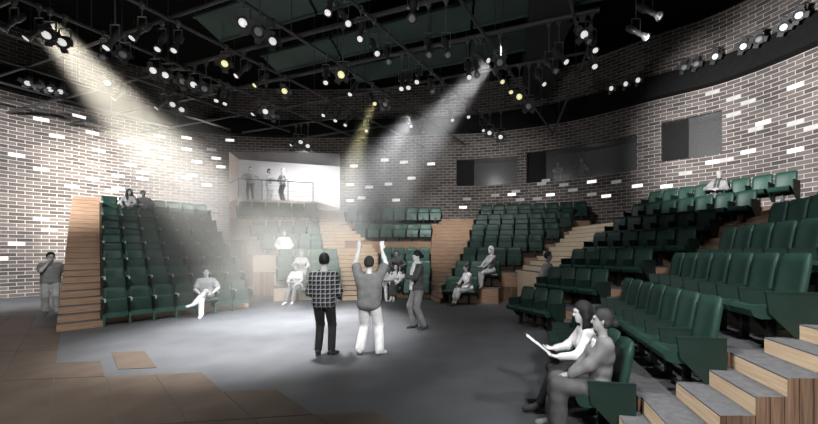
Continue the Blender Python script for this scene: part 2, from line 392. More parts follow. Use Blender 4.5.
class Bank:
    def __init__(s, O, u, w=None):
        s.O = Vector((O[0], O[1], 0)); s.u = Vector((u[0], u[1], 0)).normalized(); s.n = Vector((-s.u.y, s.u.x, 0))
        s.w = Vector((w[0], w[1], 0)).normalized() if w else s.n.copy(); s.rz = math.atan2(s.u.y, s.u.x); s.rows = []
    def P(s, a, w, z=0): q = s.O+s.u*a+s.w*w; return Vector((q.x, q.y, z))
    def s_at(s, px, w):
        k = (px-CX)/F; q = s.O+s.w*w     # X = k*Y
        return (k*q.y-q.x)/(s.u.x-k*s.u.y)
    def row(s, w, z, a0, a1, n): s.rows.append(dict(w=w, z=z, a0=a0, a1=a1, n=n, p=(a1-a0)/n))
    def seat(s, r, i): R = s.rows[r]; return s.P(R['a0']+R['p']*(i+.5), R['w']+.28, R['z'])
    def front(s, r, dep=.64):
        return s.rows[r-1]['w']+dep if r else s.rows[0]['w']-.1
    def w_of_z(s, z, dep=.64):
        W = [s.front(r, dep) for r in range(len(s.rows))]+[s.rows[-1]['w']+1.0]; Z = [R['z'] for R in s.rows]; Z.append(Z[-1]+(Z[-1]-Z[-2]))
        return float(np.interp(z, Z, W))
    def edge(s, side, w):
        return float(np.interp(w, [R['w']+.2 for R in s.rows], [R['a0' if side == 'L' else 'a1'] for R in s.rows]))
def build_bank(B, name, title, key, p_std, sy=1, sz=1, fold=False, tip=False, dep=.64, lm='left', skip=(), down=(), plank='plank', ends=(0,0), backext=.1, riser='riser', body='green', top=.92):
    t = tag(empty('seating_platform', B.P(B.rows[0]['a0'], 0)), title, 'seating platform')
    inv = Matrix.Translation(-Vector(t.location)); nR = len(B.rows)
    for r in range(1, nR):
        R = B.rows[r]; w0 = B.front(r, dep); w1 = B.front(r+1, dep) if r+1 < nR else R['w']+dep+backext
        a0, a1 = R['a0']-.02-ends[0], R['a1']+.03+ends[1]; z = R['z']; zl = B.rows[r-1]['z']
        q = [B.P(a0, w0), B.P(a1, w0), B.P(a1, w1), B.P(a0, w1)]
        def up(p, z): return (p.x, p.y, z)
        mb = MB(); mb.face([up(p, z) for p in q]); mb.face([up(q[0],z-.02),up(q[1],z-.02),up(q[1],z),up(q[0],z)])
        if r == nR-1: mb.face([up(q[2],0),up(q[3],0),up(q[3],z),up(q[2],z)])
        tr = mb.build('tread', M['carpet'], t); tr.matrix_parent_inverse = inv
        mb = MB(); mb.face([up(q[0],zl),up(q[1],zl),up(q[1],z-.02),up(q[0],z-.02)]); o = mb.build('riser', M[riser], t); o.matrix_parent_inverse = inv
        mb = MB(); mb.face([up(q[1],0),up(q[2],0),up(q[2],z),up(q[1],z)]); mb.face([up(q[3],0),up(q[0],0),up(q[0],z),up(q[3],z)])
        if zl > 0: mb.face([up(q[0],0),up(q[1],0),up(q[1],zl),up(q[0],zl)])
        o = mb.build('side_wall', M[plank], t); o.matrix_parent_inverse = inv
    for r, R in enumerate(B.rows):
        kk = (key, round(R['p'], 2))
        if kk not in CH: CH[kk] = chair_meshes(key, R['p'], sy, sz, fold, tip, body, top=top)
        for i in range(R['n']):
            if (r, i) in skip: continue
            nm = ORD[i] if lm == 'left' else ORD[R['n']-1-i]
            k2 = kk
            if fold and (r, i) in down:
                k2 = kk+('d',)
                if k2 not in CH: CH[k2] = chair_meshes(key, R['p'], sy, sz, False, tip, body, top=top)
            make_chair(k2, B.P(R['a0']+R['p']*i, R['w'], R['z']), B.rz, i == R['n']-1,
                'green theatre seat, %s from %s, %s row up, %s' % (nm, lm, ORD[r], key), 'seats of the '+key)
    return t
# left bank
LB = Bank((-8.35, 8.49), (.608, .794), (-.71, .704))
for k, pr in enumerate([253.5,248,239.7,231.5,224.5,217,209.5]):
    w = -.3+.94*k; a0 = 0.0; a1 = LB.s_at(pr, w+.35); LB.row(w, .487*k, a0, 3.32, 7)
# bank under the balcony
BL = Bank((-5.87, 12.6), (.956, .292))
for k, (w, z, pl, pr, n) in enumerate([(-.3,0,288.8,341,3),(.6,.49,277.6,340,4),(1.5,.98,277.6,338,4),(3.2,1.7,261.5,322,5),(4.1,2.35,251.7,319.5,5),(5.3,3.36,237.6,316.5,6)]):
    BL.row(w, z, BL.s_at(pl, w+.4), BL.s_at(pr, w+.4), n)
BC = Bank(((378-CX)/F*13.4, 13.4), (1, 0))
for (w, z, pl, pr, n) in [(-.3,0,376,430,4),(.65,.53,380,431,4),(1.6,1.08,380,430,4),(3.25,2.28,354,432,6),(4.15,3.2,346,441.5,8)]:
    BC.row(w, z, BC.s_at(pl, w+.4), BC.s_at(pr, w+.4), n)
BR = Bank((-.35, 12.35), (.961, -.276))
for k, (pl, pr, n) in enumerate([(444,478,2),(454,500,3),(462,522,4),(469,543,5),(471,560,6),(475,572,7),(480,588,8)]):
    w = -.3+.84*k; BR.row(w, .53*k, BR.s_at(pl, w+.4), BR.s_at(pr, w+.4), n)
RB = Bank((1.65, 9.0), (.496, -.868))
for k, n in enumerate([3,4,5,6,6,7,8]): RB.row(-.3+.94*k, .487*k, 0, .47*n, n)
RA = Bank((1.37, 3.33), (-.166, -.986), (1, 0))      # u runs from far to near; the near end sits at a = 0
for k in range(6): RA.row(-.17+.84*k, .423*k, -2.8, 0, 7)
build_bank(LB, 'left', 'raked platform of dark green seats on the left, beside the wooden stairs', 'left bank', .47, down={(0,4),(6,1),(6,2)}, tip=True, fold=True, lm='left', ends=(.0,0), backext=.5)
build_bank(BL, 'balcony', 'pale oak stepped platform of seats under the balcony', 'bank under the balcony', .65, 1, 1.04, down={(1,2),(0,0)}, fold=True, lm='left', plank='plank_light', dep=.62, backext=.2, riser='pale', body='green3')  # lighter leather puts the beam's light and haze into these seats' colour
build_bank(BC, 'centre', 'wooden stepped platform of seats in the middle of the back', 'centre bank', .65, 1, 1.0, down={(0,0),(0,1),(1,1)}, fold=True, lm='left', plank='oak', dep=.62, riser='oak', body='green3')  # same lighter leather: the lit, hazy look is put into the colour
build_bank(BR, 'back right', 'wooden stepped platform of seats under the control room windows', 'back right bank', .6, 1, 1.02, down={(0,0),(0,1),(1,2)}, fold=True, lm='left', dep=.62, riser='oak', body='green', backext=.02)
build_bank(RB, 'right', 'raked platform of dark green seats on the right, below the brick wall', 'right bank', .47, lm='left', riser='oak')
build_bank(RA, 'near right', 'nearest raked platform of seats, at the right with open front steps', 'near right bank', .4, .88, .90, top=1.05, lm='right', dep=.59, ends=(0,-.03), backext=.2)

# ------------------------------------------------------------------ aisle stairs
def stair(label, lines, mats, zend=None):
    """lines: (A, B, z): the front edge of every step from left to right and the level of its tread"""
    A0 = lines[0][0]; t = tag(empty('aisle_stairs', (A0.x, A0.y, 0)), label, 'stairs'); inv = Matrix.Translation(-Vector(t.location)); zl = 0
    for (A, B, z), (A2, B2, z2) in zip(lines[:-1], lines[1:]):
        mb = MB(); f = lambda p, q: (p.x, p.y, q)
        mb.face([f(A,max(0,zl-.01)),f(B,max(0,zl-.01)),f(B,z-.012),f(A,z-.012)], None, 0)
        mb.face([f(A,z-.012),f(B,z-.012),f(B,z),f(A,z)], None, 1)
        mb.face([f(A,z),f(B,z),f(B2,z),f(A2,z)], None, 1)
        for P, Q in ((A2, A), (B, B2)): mb.face([f(P,0),f(Q,0),f(Q,z),f(P,z)], None, 2)
        mb.face([f(B2,0),f(A2,0),f(A2,z),f(B2,z)], None, 2)
        o = mb.build('step', mats, t); o.matrix_parent_inverse = inv; zl = z
    return t
W3 = [M['riser'], M['carpet'], M['plank']]
# left stairs: three risers to a row
lines = []
for j in range(25):
    w = .0+.3133*j; lines.append((LB.P(-.80, w), LB.P(-.045, w), .1623*(j+1)))
stair('steep wooden stairs with oak risers climbing beside the left bank', lines, [M['oak'], M['carpet'], M['plank']])
def wedge(label, PA, PB, zs, mats):
    stair(label, [(PA(z), PB(z), z) for z in zs], mats)
def bank_edge(B, side, dep=.64, off=.05):
    def f(z):
        w = B.w_of_z(z, dep); return B.P(B.edge(side, w)+(off if side == 'R' else -off), w)
    return f
wedge('pale wooden aisle stairs left of the centre bank', bank_edge(BL, 'R', .62), bank_edge(BC, 'L', .62), [.165*k for k in range(1, 26)], [M['riser'], M['carpet'], M['plank_light']])
wedge('oak aisle stairs right of the centre bank', bank_edge(BC, 'R', .62), bank_edge(BR, 'L', .62), [.165*k for k in range(1, 23)], [M['oak'], M['carpet'], M['plank']])
wedge('pale upper aisle stairs between the back right bank and the right bank', bank_edge(BR, 'R', .62), bank_edge(RB, 'L', .64), [1.15+.17*k for k in range(0, 12)], [M['pale'], M['carpet'], M['plank']])
def ra_far(z): return RA.P(-2.8-.05, RA.w_of_z(z*.423/.487, .59))
wedge('wood-faced aisle stairs between the right bank and the nearest bank', bank_edge(RB, 'R', .64), ra_far, [.1623*k for k in range(1, 20)], [M['oak'], M['carpet'], M['plank']])
# near front steps at the end of the nearest bank, with a plank flank facing the camera
xs = [1.27,1.55,1.79,2.12,2.39,2.63]; xs += [x+.84 for x in xs[3:]]+[x+1.68 for x in xs[3:]]+[x+2.52 for x in xs[3:]]+[x+3.36 for x in xs[3:]]+[6.6]
lines = []
for j, x in enumerate(xs):
    lines.append((Vector((x+.035, 3.335, 0)), Vector((x-.08, 2.645, 0)), .141*(j+1)))
stair('nearest front steps with pale risers and dark treads', lines, [M['riser'], M['carpet'], M['plank']])

# ------------------------------------------------------------------ balcony
def bpt(px, w): a = BL.s_at(px, w); return BL.P(a, w)
tb = tag(empty('balcony', (*bpt(275, 6.35).xy, ZB)), 'white box balcony with three people behind its rail, above the seats', 'balcony'); tinv = Matrix.Translation(-Vector(tb.location))
def bpart(mb, name, mat): o = mb.build(name, mat, tb); o.matrix_parent_inverse = tinv; return o
Lf, Rf = bpt(237.5, 6.3), bpt(315, 6.3); Lw = Vector((*wall_xy(s229), 0)); Rw = Vector((*wall_xy(s340), 0))
back = 3.0
Lb = Vector((*wall_xy(s229, -2.1), 0)); k = (239-CX)/F; Lb = Vector((k*20.6, 20.6, 0)); Rb = Vector(((345-CX)/F*22.4, 22.4, 0))
V = lambda p, z: (p.x, p.y, z)
mb = MB(); Rs = bpt(316.5, 8.2)
mb.hexa([V(Lf,ZB-.30),V(Rf,ZB-.30),V(Rb,ZB-.30),V(Lb,ZB-.30)], [V(Lf,ZB),V(Rf,ZB),V(Rb,ZB),V(Lb,ZB)]); bpart(mb, 'floor_slab', M['cream'])
mb = MB(); mb.face([V(Lb,3),V(Rb,3),V(Rb,7.25),V(Lb,7.25)]); bpart(mb, 'back_wall', M['white'])
mb = MB(); mb.face([V(Lw,3),V(Lb,3),V(Lb,7.25),V(Lw,7.25)]); bpart(mb, 'left_wall', M['cream'])
mb = MB(); mb.face([V(Rw,3),V(Rb,3),V(Rb,7.25),V(Rw,7.25)]); bpart(mb, 'right_wall', M['white'])
mb = MB(); mb.face([V(Lw,7.25),V(Rw,7.25),V(Rb,7.25),V(Lb,7.25)]); bpart(mb, 'soffit', M['grey_soffit'])
mb = MB(); mb.face([V(Lf,0),V(Lw,0),V(Lw,ZB),V(Lf,ZB)]); mb.face([V(Lf,0),V(bpt(300,6.3),0),V(bpt(300,6.3),ZB-.3),V(Lf,ZB-.3)]); bpart(mb, 'cheek_wall', M['plank_light'])
tr = tag(empty('balcony_rail', (Lf.x, Lf.y, ZB)), 'thin grey steel rail along the front of the balcony', 'railing'); ri = Matrix.Translation(-Vector(tr.location))
zr = ZB+1.02; posts = [bpt(238.5, 6.36), bpt(262, 6.36), bpt(288, 6.36), bpt(313, 6.36)]
for p in posts:
    mb = MB(); mb.tube(V(p,ZB), V(p,zr), .022); mb.lathe([(.05,0),(.05,.015),(.0,.015)], Matrix.Translation(V(p,ZB))); o = mb.build('post', M['rail'], tr); o.matrix_parent_inverse = ri
mb = MB(); mb.tube(V(posts[0],zr), V(posts[3],zr), .028); mb.tube(V(posts[0],zr), V(Lw+(posts[0]-Lw)*.05,zr), .028)
o = mb.build('top_rail', M['rail'], tr); o.matrix_parent_inverse = ri
mb = MB()
for k in range(1, 4):
    z = ZB+.25*k; mb.tube(V(posts[0],z), V(posts[3],z), .006, n=5)
o = mb.build('wire', M['rail'], tr); o.matrix_parent_inverse = ri

# ------------------------------------------------------------------ ceiling: reflector panels, lighting grid
ZP = 7.2
def gp(px, py): return on_z(px, py, ZP)
D1 = Vector((185, 350, 0)).normalized(); D2 = Vector((-970, 350, 0)).normalized()
PIPES = []
ends1 = {0: (553,133.7), 1: (506.5,138.3), 2: (463,143), 3: (423,146.5), 4: (387.6,150.7)}
def d1_base(n):                       # a point of the n-th pipe that runs away from the camera: slope 1/(.694+.435 n) in the picture
    inv = .694+.435*n; y = 40.0; return gp(635-inv*(252-y), y)
def meet(a, da, b, db):
    d = da.x*db.y-da.y*db.x; t = ((b.x-a.x)*db.y-(b.y-a.y)*db.x)/d; return a+da*t
d2b = [gp(400, CY-F*(ZP-H)/Y) for Y in (4.4, 6.15, 7.9, 9.64, 11.57, 13.3, 15.0)]
for n in range(-1, 11):
    b = d1_base(n); near = meet(b, D1, d2b[0], D2)-D1*1.2
    if n in ends1: far = gp(*ends1[n])
    elif n == -1: far = meet(b, D1, d2b[3], D2)+D1*.4
    elif n <= 7: far = meet(b, D1, d2b[6], D2)-D1*(1.1*(n-4))
    else: far = meet(b, D1, d2b[3], D2)+D1*(.9 if n == 8 else .06)
    PIPES.append((near, far, 'black lighting pipe running away from the camera, %s from right' % ORD[n+1]))
b8, b0, bm1 = d1_base(10), d1_base(0), d1_base(-1)
lefts = [7, 9, 10, 10, 8, 6, 5]; rights = [bm1, bm1, bm1, bm1, bm1, b0, b0]
for m, p in enumerate(d2b):
    a = meet(p, D2, d1_base(lefts[m]), D1); c = meet(p, D2, rights[m], D1)
    PIPES.append((a+D2*.1, c-D2*(.5 if m < 4 else .15), 'black cross pipe of the lighting grid, %s away from camera' % ORD[m]))
c = gp(553,133.7); PIPES.append((c, gp(589, 47), 'slanting black pipe joining the far right corner of the grid'))
GRID = tag(empty('lighting_grid', (-3, 12, ZP)), 'black pipe grid hung under the dark ceiling, carrying the spotlights', 'lighting grid')
for k, (a, b, lab) in enumerate(PIPES):
    mid = (a+b)/2; thick = .055 if 'cross' in lab and ('third' in lab or 'fourth' in lab) else .04
    if 'cross' in lab: a = a+Vector((0,0,.085)); b = b+Vector((0,0,.085)); mid = (a+b)/2
    mb = MB(); mb.tube(a-mid, b-mid, thick, n=10)
    for e, s in ((a-mid, 1), (b-mid, -1)): d = (b-a).normalized()*s; mb.tube(e-d*.03, e+d*.03, thick*1.25, n=10)
    o = mb.build('pipe', M['pipe'], GRID); o.location = mid-Vector(GRID.location)
    L = (b-a).length; nh = max(2, int(L/4))
    for i in range(nh):
        q = a+(b-a)*((i+.5)/nh)-mid; h = MB(); h.tube(q, q+Vector((0,0,ZC-.03-mid.z)), .012, n=5); h.build('hanger_rod', M['pipe'], o)
# dark green reflector panels hung under the ceiling, in rows across
DP2 = D2; DP1 = Vector((-D2.y, D2.x, 0)); DP1 = DP1 if DP1.y > 0 else -DP1
ZR = 9.6
def rp(px, py): return on_z(px, py, ZR)
yb = [F*(ZR-H)/Y for Y in (6.2,7.6,9.0,10.4,11.8,13.1,14.0,15.3)]
for k in range(4):
    pA = rp(400, CY-yb[2*k]); pB = rp(400, CY-yb[2*k+1])
    cuts = [(-9.5+1.0*k, -4.4), (-4.3, .7), (.8, 4.6+.3*k)] if k < 3 else [(-4.3, .7), (.8, 4.2)]
    for j, (x0, x1) in enumerate(cuts):
        P = []
        for p, x in ((pA,x0),(pA,x1),(pB,x1),(pB,x0)): t = (x-p.x)/D2.x; P.append(p+D2*t)
        mid = sum(P, Vector())/4; mb = MB(); mb.hexa([q-mid for q in P], [q-mid+Vector((0,0,.1)) for q in P])
        e = (P[1]-P[0]).normalized()
        for q0, q1 in ((P[0],P[1]),(P[3],P[2])): mb.tube(q0-mid+Vector((0,0,-.02)), q1-mid+Vector((0,0,-.02)), .05, n=6)
        for q in P: mb.tube(q*.8+mid*.2-mid+Vector((0,0,.1)), q*.8+mid*.2-mid+Vector((0,0,ZC-ZR)), .015, n=5)
        o = mb.build('ceiling_panel', M['reflector']); o.location = mid
        tag(o, 'dark green ceiling panel, %s from left in the %s row away from camera' % (ORD[j], ORD[k]), 'ceiling panel', 'ceiling panels')
# dark grey duct running away over the right half
mb = MB(); A, B = at(557, 20, 8.6), None; ZD = 9.0
pa, pb = on_z(533, -30, ZD), on_z(583, -30, ZD); dv = Vector((60, 350, 0)).normalized(); L = 7.5
mb.hexa([pa-dv*2, pb-dv*2, pb+dv*L, pa+dv*L], [q+Vector((0,0,ZC-ZD-.02)) for q in (pa-dv*2, pb-dv*2, pb+dv*L, pa+dv*L)])
o = mb.build('ceiling_beam', M['duct']); tag(o, 'wide dark grey boxed beam under the ceiling, right of centre', 'beam')

# ------------------------------------------------------------------ stage lanterns
def lamp_meshes(kind):
    out = {}; body = MB(); arm = MB(); lens = MB(); rim = MB()
    if kind == 'profile':      # long barrel, pointing down -z from the yoke at the origin
        body.lathe([(0,.30),(.05,.30),(.075,.26),(.08,.05),(.065,.02),(.055,0),(.055,-.22),(.075,-.24),(.075,-.34),(.0,-.335)])
        for k in range(3): body.lathe([(.084,.10+.05*k),(.088,.11+.05*k),(.084,.12+.05*k)])
        lens.lathe([(.070,-.345),(.066,-.368),(.04,-.38),(0,-.385)]); rim.lathe([(.078,-.30),(.098,-.31),(.10,-.36),(.088,-.362)])
    else:
        body.lathe([(0,.20),(.08,.19),(.12,.12),(.13,-.04),(.125,-.12),(.0,-.11)])
        rim.lathe([(.12,-.10),(.16,-.11),(.165,-.17),(.145,-.18),(.135,-.13)]); lens.lathe([(.095,-.125),(.09,-.15),(.05,-.165),(0,-.17)])
        for k in range(4):
            a = k*PI/2+.4; R = Matrix.Rotation(a, 4, 'Z'); rim.box((.20,0,-.19), (.11,.16,.008), R @ Matrix.Translation((.0,0,0)))
    w = .11 if kind == 'profile' else .16
    for sx in (-1, 1): arm.box((sx*w,0,.16), (.012,.03,.36))
    arm.box((0,0,.34), (2*w+.012,.03,.014))
    for sx in (-1, 1): arm.tube((sx*w*1.05,0,0), (sx*w*.7,0,0), .03, n=8)
    return dict(body=body.data('lamp_body', M['lamp_body']), yoke=arm.data('yoke', M['lamp_grey']), rim=rim.data('lens_rim', M['lamp_body']),
        lw=lens.data('lens', M['lens_w']), ly=lens.data('lens', M['lens_y']), ld=lens.data('lens', M['lens_d']))
LM = {k: lamp_meshes(k) for k in ('profile', 'fresnel')}
cl = MB(); cl.box((0,0,.0), (.05,.06,.10)); cl.tube((0,-.03,.05), (0,.03,.05), .06, n=8); CLAMP = cl.data('clamp', M['lamp_grey'])
def hang(px, py):
    best = None
    for (a, b, lab) in PIPES:
        k = (px-CX)/F; d = b-a; den = d.x-k*d.y
        if abs(den) < 1e-6: continue
        t = (k*a.y-a.x)/den
        if not 0.005 < t < .995: continue
        q = a+d*t
        if q.y < 2: continue
        drop = ZP-(H+(CY-py)*q.y/F); c = abs(drop-.72) if drop > .40 else 9+abs(drop)
        if best is None or c < best[0]: best = (c, q, drop)
    return best
# column, row, kind (p profile / f fresnel), lens (w white / y yellow / d dim), lean in the picture
LAMPS = {'at the far upper left': [(14,35,'p','d',-20),(39,44,'p','w',-28),(50,38,'f','w',15),(65,45,'f','w',20),(104,52,'p','d',20),(115,54,'p','w',-12),(125,57,'f','d',20)],
 'over the left stairs': [(109,83.5,'f','w',30),(122,102,'p','w',-28)],
 'above the left bank': [(142,44,'p','w',-22),(162,53,'p','w',0),(178,56,'p','w',0),(155,72,'f','w',15),(167,76,'f','w',15),(184,81.5,'f','d',15),(195,86.5,'f','w',15),(206,90.5,'f','d',15),(164,111,'p','w',-32),(174,106,'f','w',15),(183,111,'f','w',15),(219,102.7,'p','w',0),(227.5,105,'p','w',0)],
 'over the balcony side': [(226,65,'f','y',15),(244,26,'f','w',20),(260,35,'f','d',10),(274,44,'f','w',10),(244,80,'p','w',-30),(262,87,'p','y',-32),(285,92,'f','y',20),(259,116,'p','w',-32),(266,113,'f','w',20),(274,117,'f','d',15),(296,147,'p','w',-35),(301,143,'f','w',20),(308,147,'f','w',20)],
 'over the middle of the stage': [(330,20,'p','w',0),(344,30,'p','w',28),(361,45,'p','w',2),(326,87,'p','w',8),(343,77,'f','y',-15),(354,98,'p','w',-18),(326,117.5,'p','w',-10),(338,122,'p','w',-12),(348,126,'p','w',-14),(374,59,'p','w',22),(387,67,'p','d',15),(413,27,'p','d',0),(366,133,'p','w',10)],
 'above the centre bank': [(372,107,'p','y',25),(386,105.5,'f','d',-15),(419,84,'p','w',-10),(431,94.5,'p','d',10),(442,98,'p','d',8),(402,93,'p','w',0),(409,92,'p','w',0),(408.5,129,'p','w',22),(422,134,'p','d',10),(451,123,'p','w',10),(467,120,'p','w',10),(428.5,61,'p','d',5),(446,61,'p','d',10)],
 'over the back right bank': [(480.5,65,'p','w',42),(500,65,'f','d',-10),(498,86,'p','y',22),(509,96,'p','y',8),(519.5,98.5,'f','y',-20),(529,108,'f','d',-20),(482,132.5,'p','w',10),(490,134,'f','w',-25),(501,138,'f','w',-25),(539,82,'p','w',25),(549,76,'p','d',28),(559,67,'p','w',28),(468,82,'p','w',5),(476,80,'p','d',5)],
 'at the upper right of the grid': [(584,24,'f','w',-20),(581.5,47,'p','d',28),(592,56,'p','w',5),(592,72,'p','w',2),(636,43,'p','w',40),(648,23,'p','d',40)]}
RAIL = [(613.5,97,'f','w'),(627.5,92.5,'f','w'),(640,89,'f','w'),(686,72,'f','d'),(698,66,'f','d'),(717,56.5,'f','w'),(745,47,'f','w'),(760.5,40,'f','d'),(785.5,28.5,'f','w'),(801,15.5,'f','w')]
COLN = {'w': 'lit white', 'y': 'lit yellow', 'd': 'dark'}
def lantern(P, top, kind, lens, Rm, label, group, sc=1.0):
    t = tag(empty('stage_spotlight', P), label, 'spotlight', group); ms = LM[{'p':'profile','f':'fresnel'}[kind]]
    o = link('lamp_body', ms['body'], t); o.rotation_euler = Rm.to_euler(); o.scale = (sc,)*3
    link('lens', ms['l'+lens], link('lens_rim', ms['rim'], t)); q = t.children[1]; q.rotation_euler = Rm.to_euler(); q.scale = (sc,)*3
    o = link('yoke', ms['yoke'], t); o.scale = (sc,)*3
    d = Vector((0, 0, top))
    mb = MB(); mb.tube((0,0,.34*sc), d, .014, n=6); mb.build('drop_rod', M['lamp_grey'], t)
    o = link('clamp', CLAMP, t); o.location = d-Vector((0,0,.03))
    return t
for zone, L in LAMPS.items():
    L = sorted(L)
    for k, (px, py, kind, lens, lean) in enumerate(L):
        r = hang(px, py)
        if r is None: q = on_z(px, py, ZP-.75); q.z = ZP; drop = .75; top = ZC
        else: q, drop = r[1], r[2]; top = ZP
        if drop < .40:            # nothing above to hang on at that depth: a lower bracket
            q = q*1.0
        rad = math.radians(lean)
        Rm = Matrix.Rotation(-rad, 3, 'Y') @ Matrix.Rotation(math.radians(-26 if kind == 'p' else -50), 3, 'X')
        off = Rm @ Vector((0, 0, -.36 if kind == 'p' else -.13))
        zc = ZP-max(drop, .42)-off.z; zc = min(zc, ZP-.40)
        P = Vector((q.x, q.y, zc))
        sc = .86
        lantern(P, top-zc, kind, lens, Rm, 'spotlight with %s lens, %s from left %s' % (COLN[lens], ORD[k], zone), 'spotlights '+zone, sc)
RAIL_L = [(28.5,83.6,'f','w'),(40,87,'f','d'),(51,90,'f','w'),(61.5,92.5,'f','w')]
for k, (px, py, kind, lens), side in [(k, v, 'right') for k, v in enumerate(RAIL)]+[(k, v, 'left') for k, v in enumerate(RAIL_L)]:
    s = wall_s(px); best = min(np.arange(s-2, s+2, .02), key=lambda q: abs((wall_xy(q, .62)[0]/wall_xy(q, .62)[1])-(px-CX)/F))
    x, y = wall_xy(best, .62); z = H+(CY-py)*y/F; z = max(ZG+(.75 if side == 'right' else .3), z)
    Rm = Matrix.Rotation(math.atan2(-x, y)*0+.9, 3, 'Z') @ Matrix.Rotation(math.radians(-78), 3, 'X'); Rm = Matrix.Rotation(-1.1 if side == 'right' else .7, 3, 'Z') @ Matrix.Rotation(math.radians(-75), 3, 'X')
    t = lantern(Vector((x, y, z)), -.0, kind, lens, Rm, 'spotlight with %s lens on the %s gallery front, %s from left' % (COLN[lens], side, ORD[k]), 'spotlights on the %s gallery front' % side)
    for ch in list(t.children):
        if ch.name.startswith(('drop_rod', 'clamp')): bpy.data.objects.remove(ch)
    x2, y2 = wall_xy(best, .40); mb = MB(); e = Vector((x2-x, y2-y, 0)); mb.tube((0,0,.34), e+Vector((0,0,.30)), .02, n=6); mb.tube(e+Vector((0,0,.36)), e+Vector((0,0,-.35)), .02, n=6); mb.build('bracket', M['lamp_grey'], t)

# ------------------------------------------------------------------ light
def spot(name, loc, aim, watts, size, blend=.6, col=(1,1,1), rad=.15, scale_vol=1):
    d = bpy.data.lights.new(name, 'SPOT'); d.energy = watts; d.spot_size = math.radians(size); d.spot_blend = blend; d.color = col; d.shadow_soft_size = rad
    o = link(name, d); o.location = loc; v = Vector(aim)-Vector(loc); o.rotation_euler = v.to_track_quat('-Z', 'Y').to_euler(); return o
def beam(name, label, p0, p1, r0, r1, dens, col, aniso=.2):
    p0, p1 = Vector(p0), Vector(p1); mb = MB(); d = (p1-p0)
    mb.tube((0,0,0), d, r0, r1, n=28); m = bpy.data.materials.new(name); m.use_nodes = True; nt = m.node_tree; nt.nodes.clear()
    out = nt.nodes.new('ShaderNodeOutputMaterial'); vs = nt.nodes.new('ShaderNodeVolumeScatter'); nt.links.new(vs.outputs[0], out.inputs['Volume'])
    vs.inputs['Color'].default_value = c4(col); vs.inputs['Anisotropy'].default_value = aniso
    # haze thins out towards the rim of the shaft
    tc = nt.nodes.new('ShaderNodeTexCoord'); dn = d.normalized()
    dot = nt.nodes.new('ShaderNodeVectorMath'); dot.operation = 'DOT_PRODUCT'; dot.inputs[1].default_value = dn; nt.links.new(tc.outputs['Object'], dot.inputs[0])
    ln = nt.nodes.new('ShaderNodeVectorMath'); ln.operation = 'LENGTH'; nt.links.new(tc.outputs['Object'], ln.inputs[0])
    def math_(op, a, b):
        n = nt.nodes.new('ShaderNodeMath'); n.operation = op
        for i, v in enumerate((a, b)):
            if hasattr(v, 'is_output'): nt.links.new(v, n.inputs[i])
            elif v is not None: n.inputs[i].default_value = v
        return n.outputs[0]
    t = dot.outputs['Value']; perp = math_('SQRT', math_('MAXIMUM', math_('SUBTRACT', math_('MULTIPLY', ln.outputs['Value'], ln.outputs['Value']), math_('MULTIPLY', t, t)), 0.0), None)
    rad = math_('ADD', math_('MULTIPLY', t, (r1-r0)/d.length), r0)
    e = math_('SUBTRACT', 1.0, math_('DIVIDE', perp, rad)); e = math_('MINIMUM', math_('MAXIMUM', math_('MULTIPLY', e, 1.5), 0.0), 1.0)
    tail = math_('MINIMUM', math_('MAXIMUM', math_('DIVIDE', math_('SUBTRACT', d.length, t), d.length*.35), 0.0), 1.0)
    rise = math_('MINIMUM', math_('ADD', math_('MULTIPLY', t, 1.5/d.length), .22), 1.0)
    nt.links.new(math_('MULTIPLY', math_('MULTIPLY', math_('MULTIPLY', e, tail), rise), dens), vs.inputs['Density'])
    o = mb.build(name, m); o.location = p0; tag(o, label, 'light beam', None, 'stuff'); return o
w = bpy.data.worlds.new('world'); SC.world = w; w.use_nodes = True
w.node_tree.nodes['Background'].inputs[0].default_value = (.9,.95,1,1); w.node_tree.nodes['Background'].inputs[1].default_value = .0
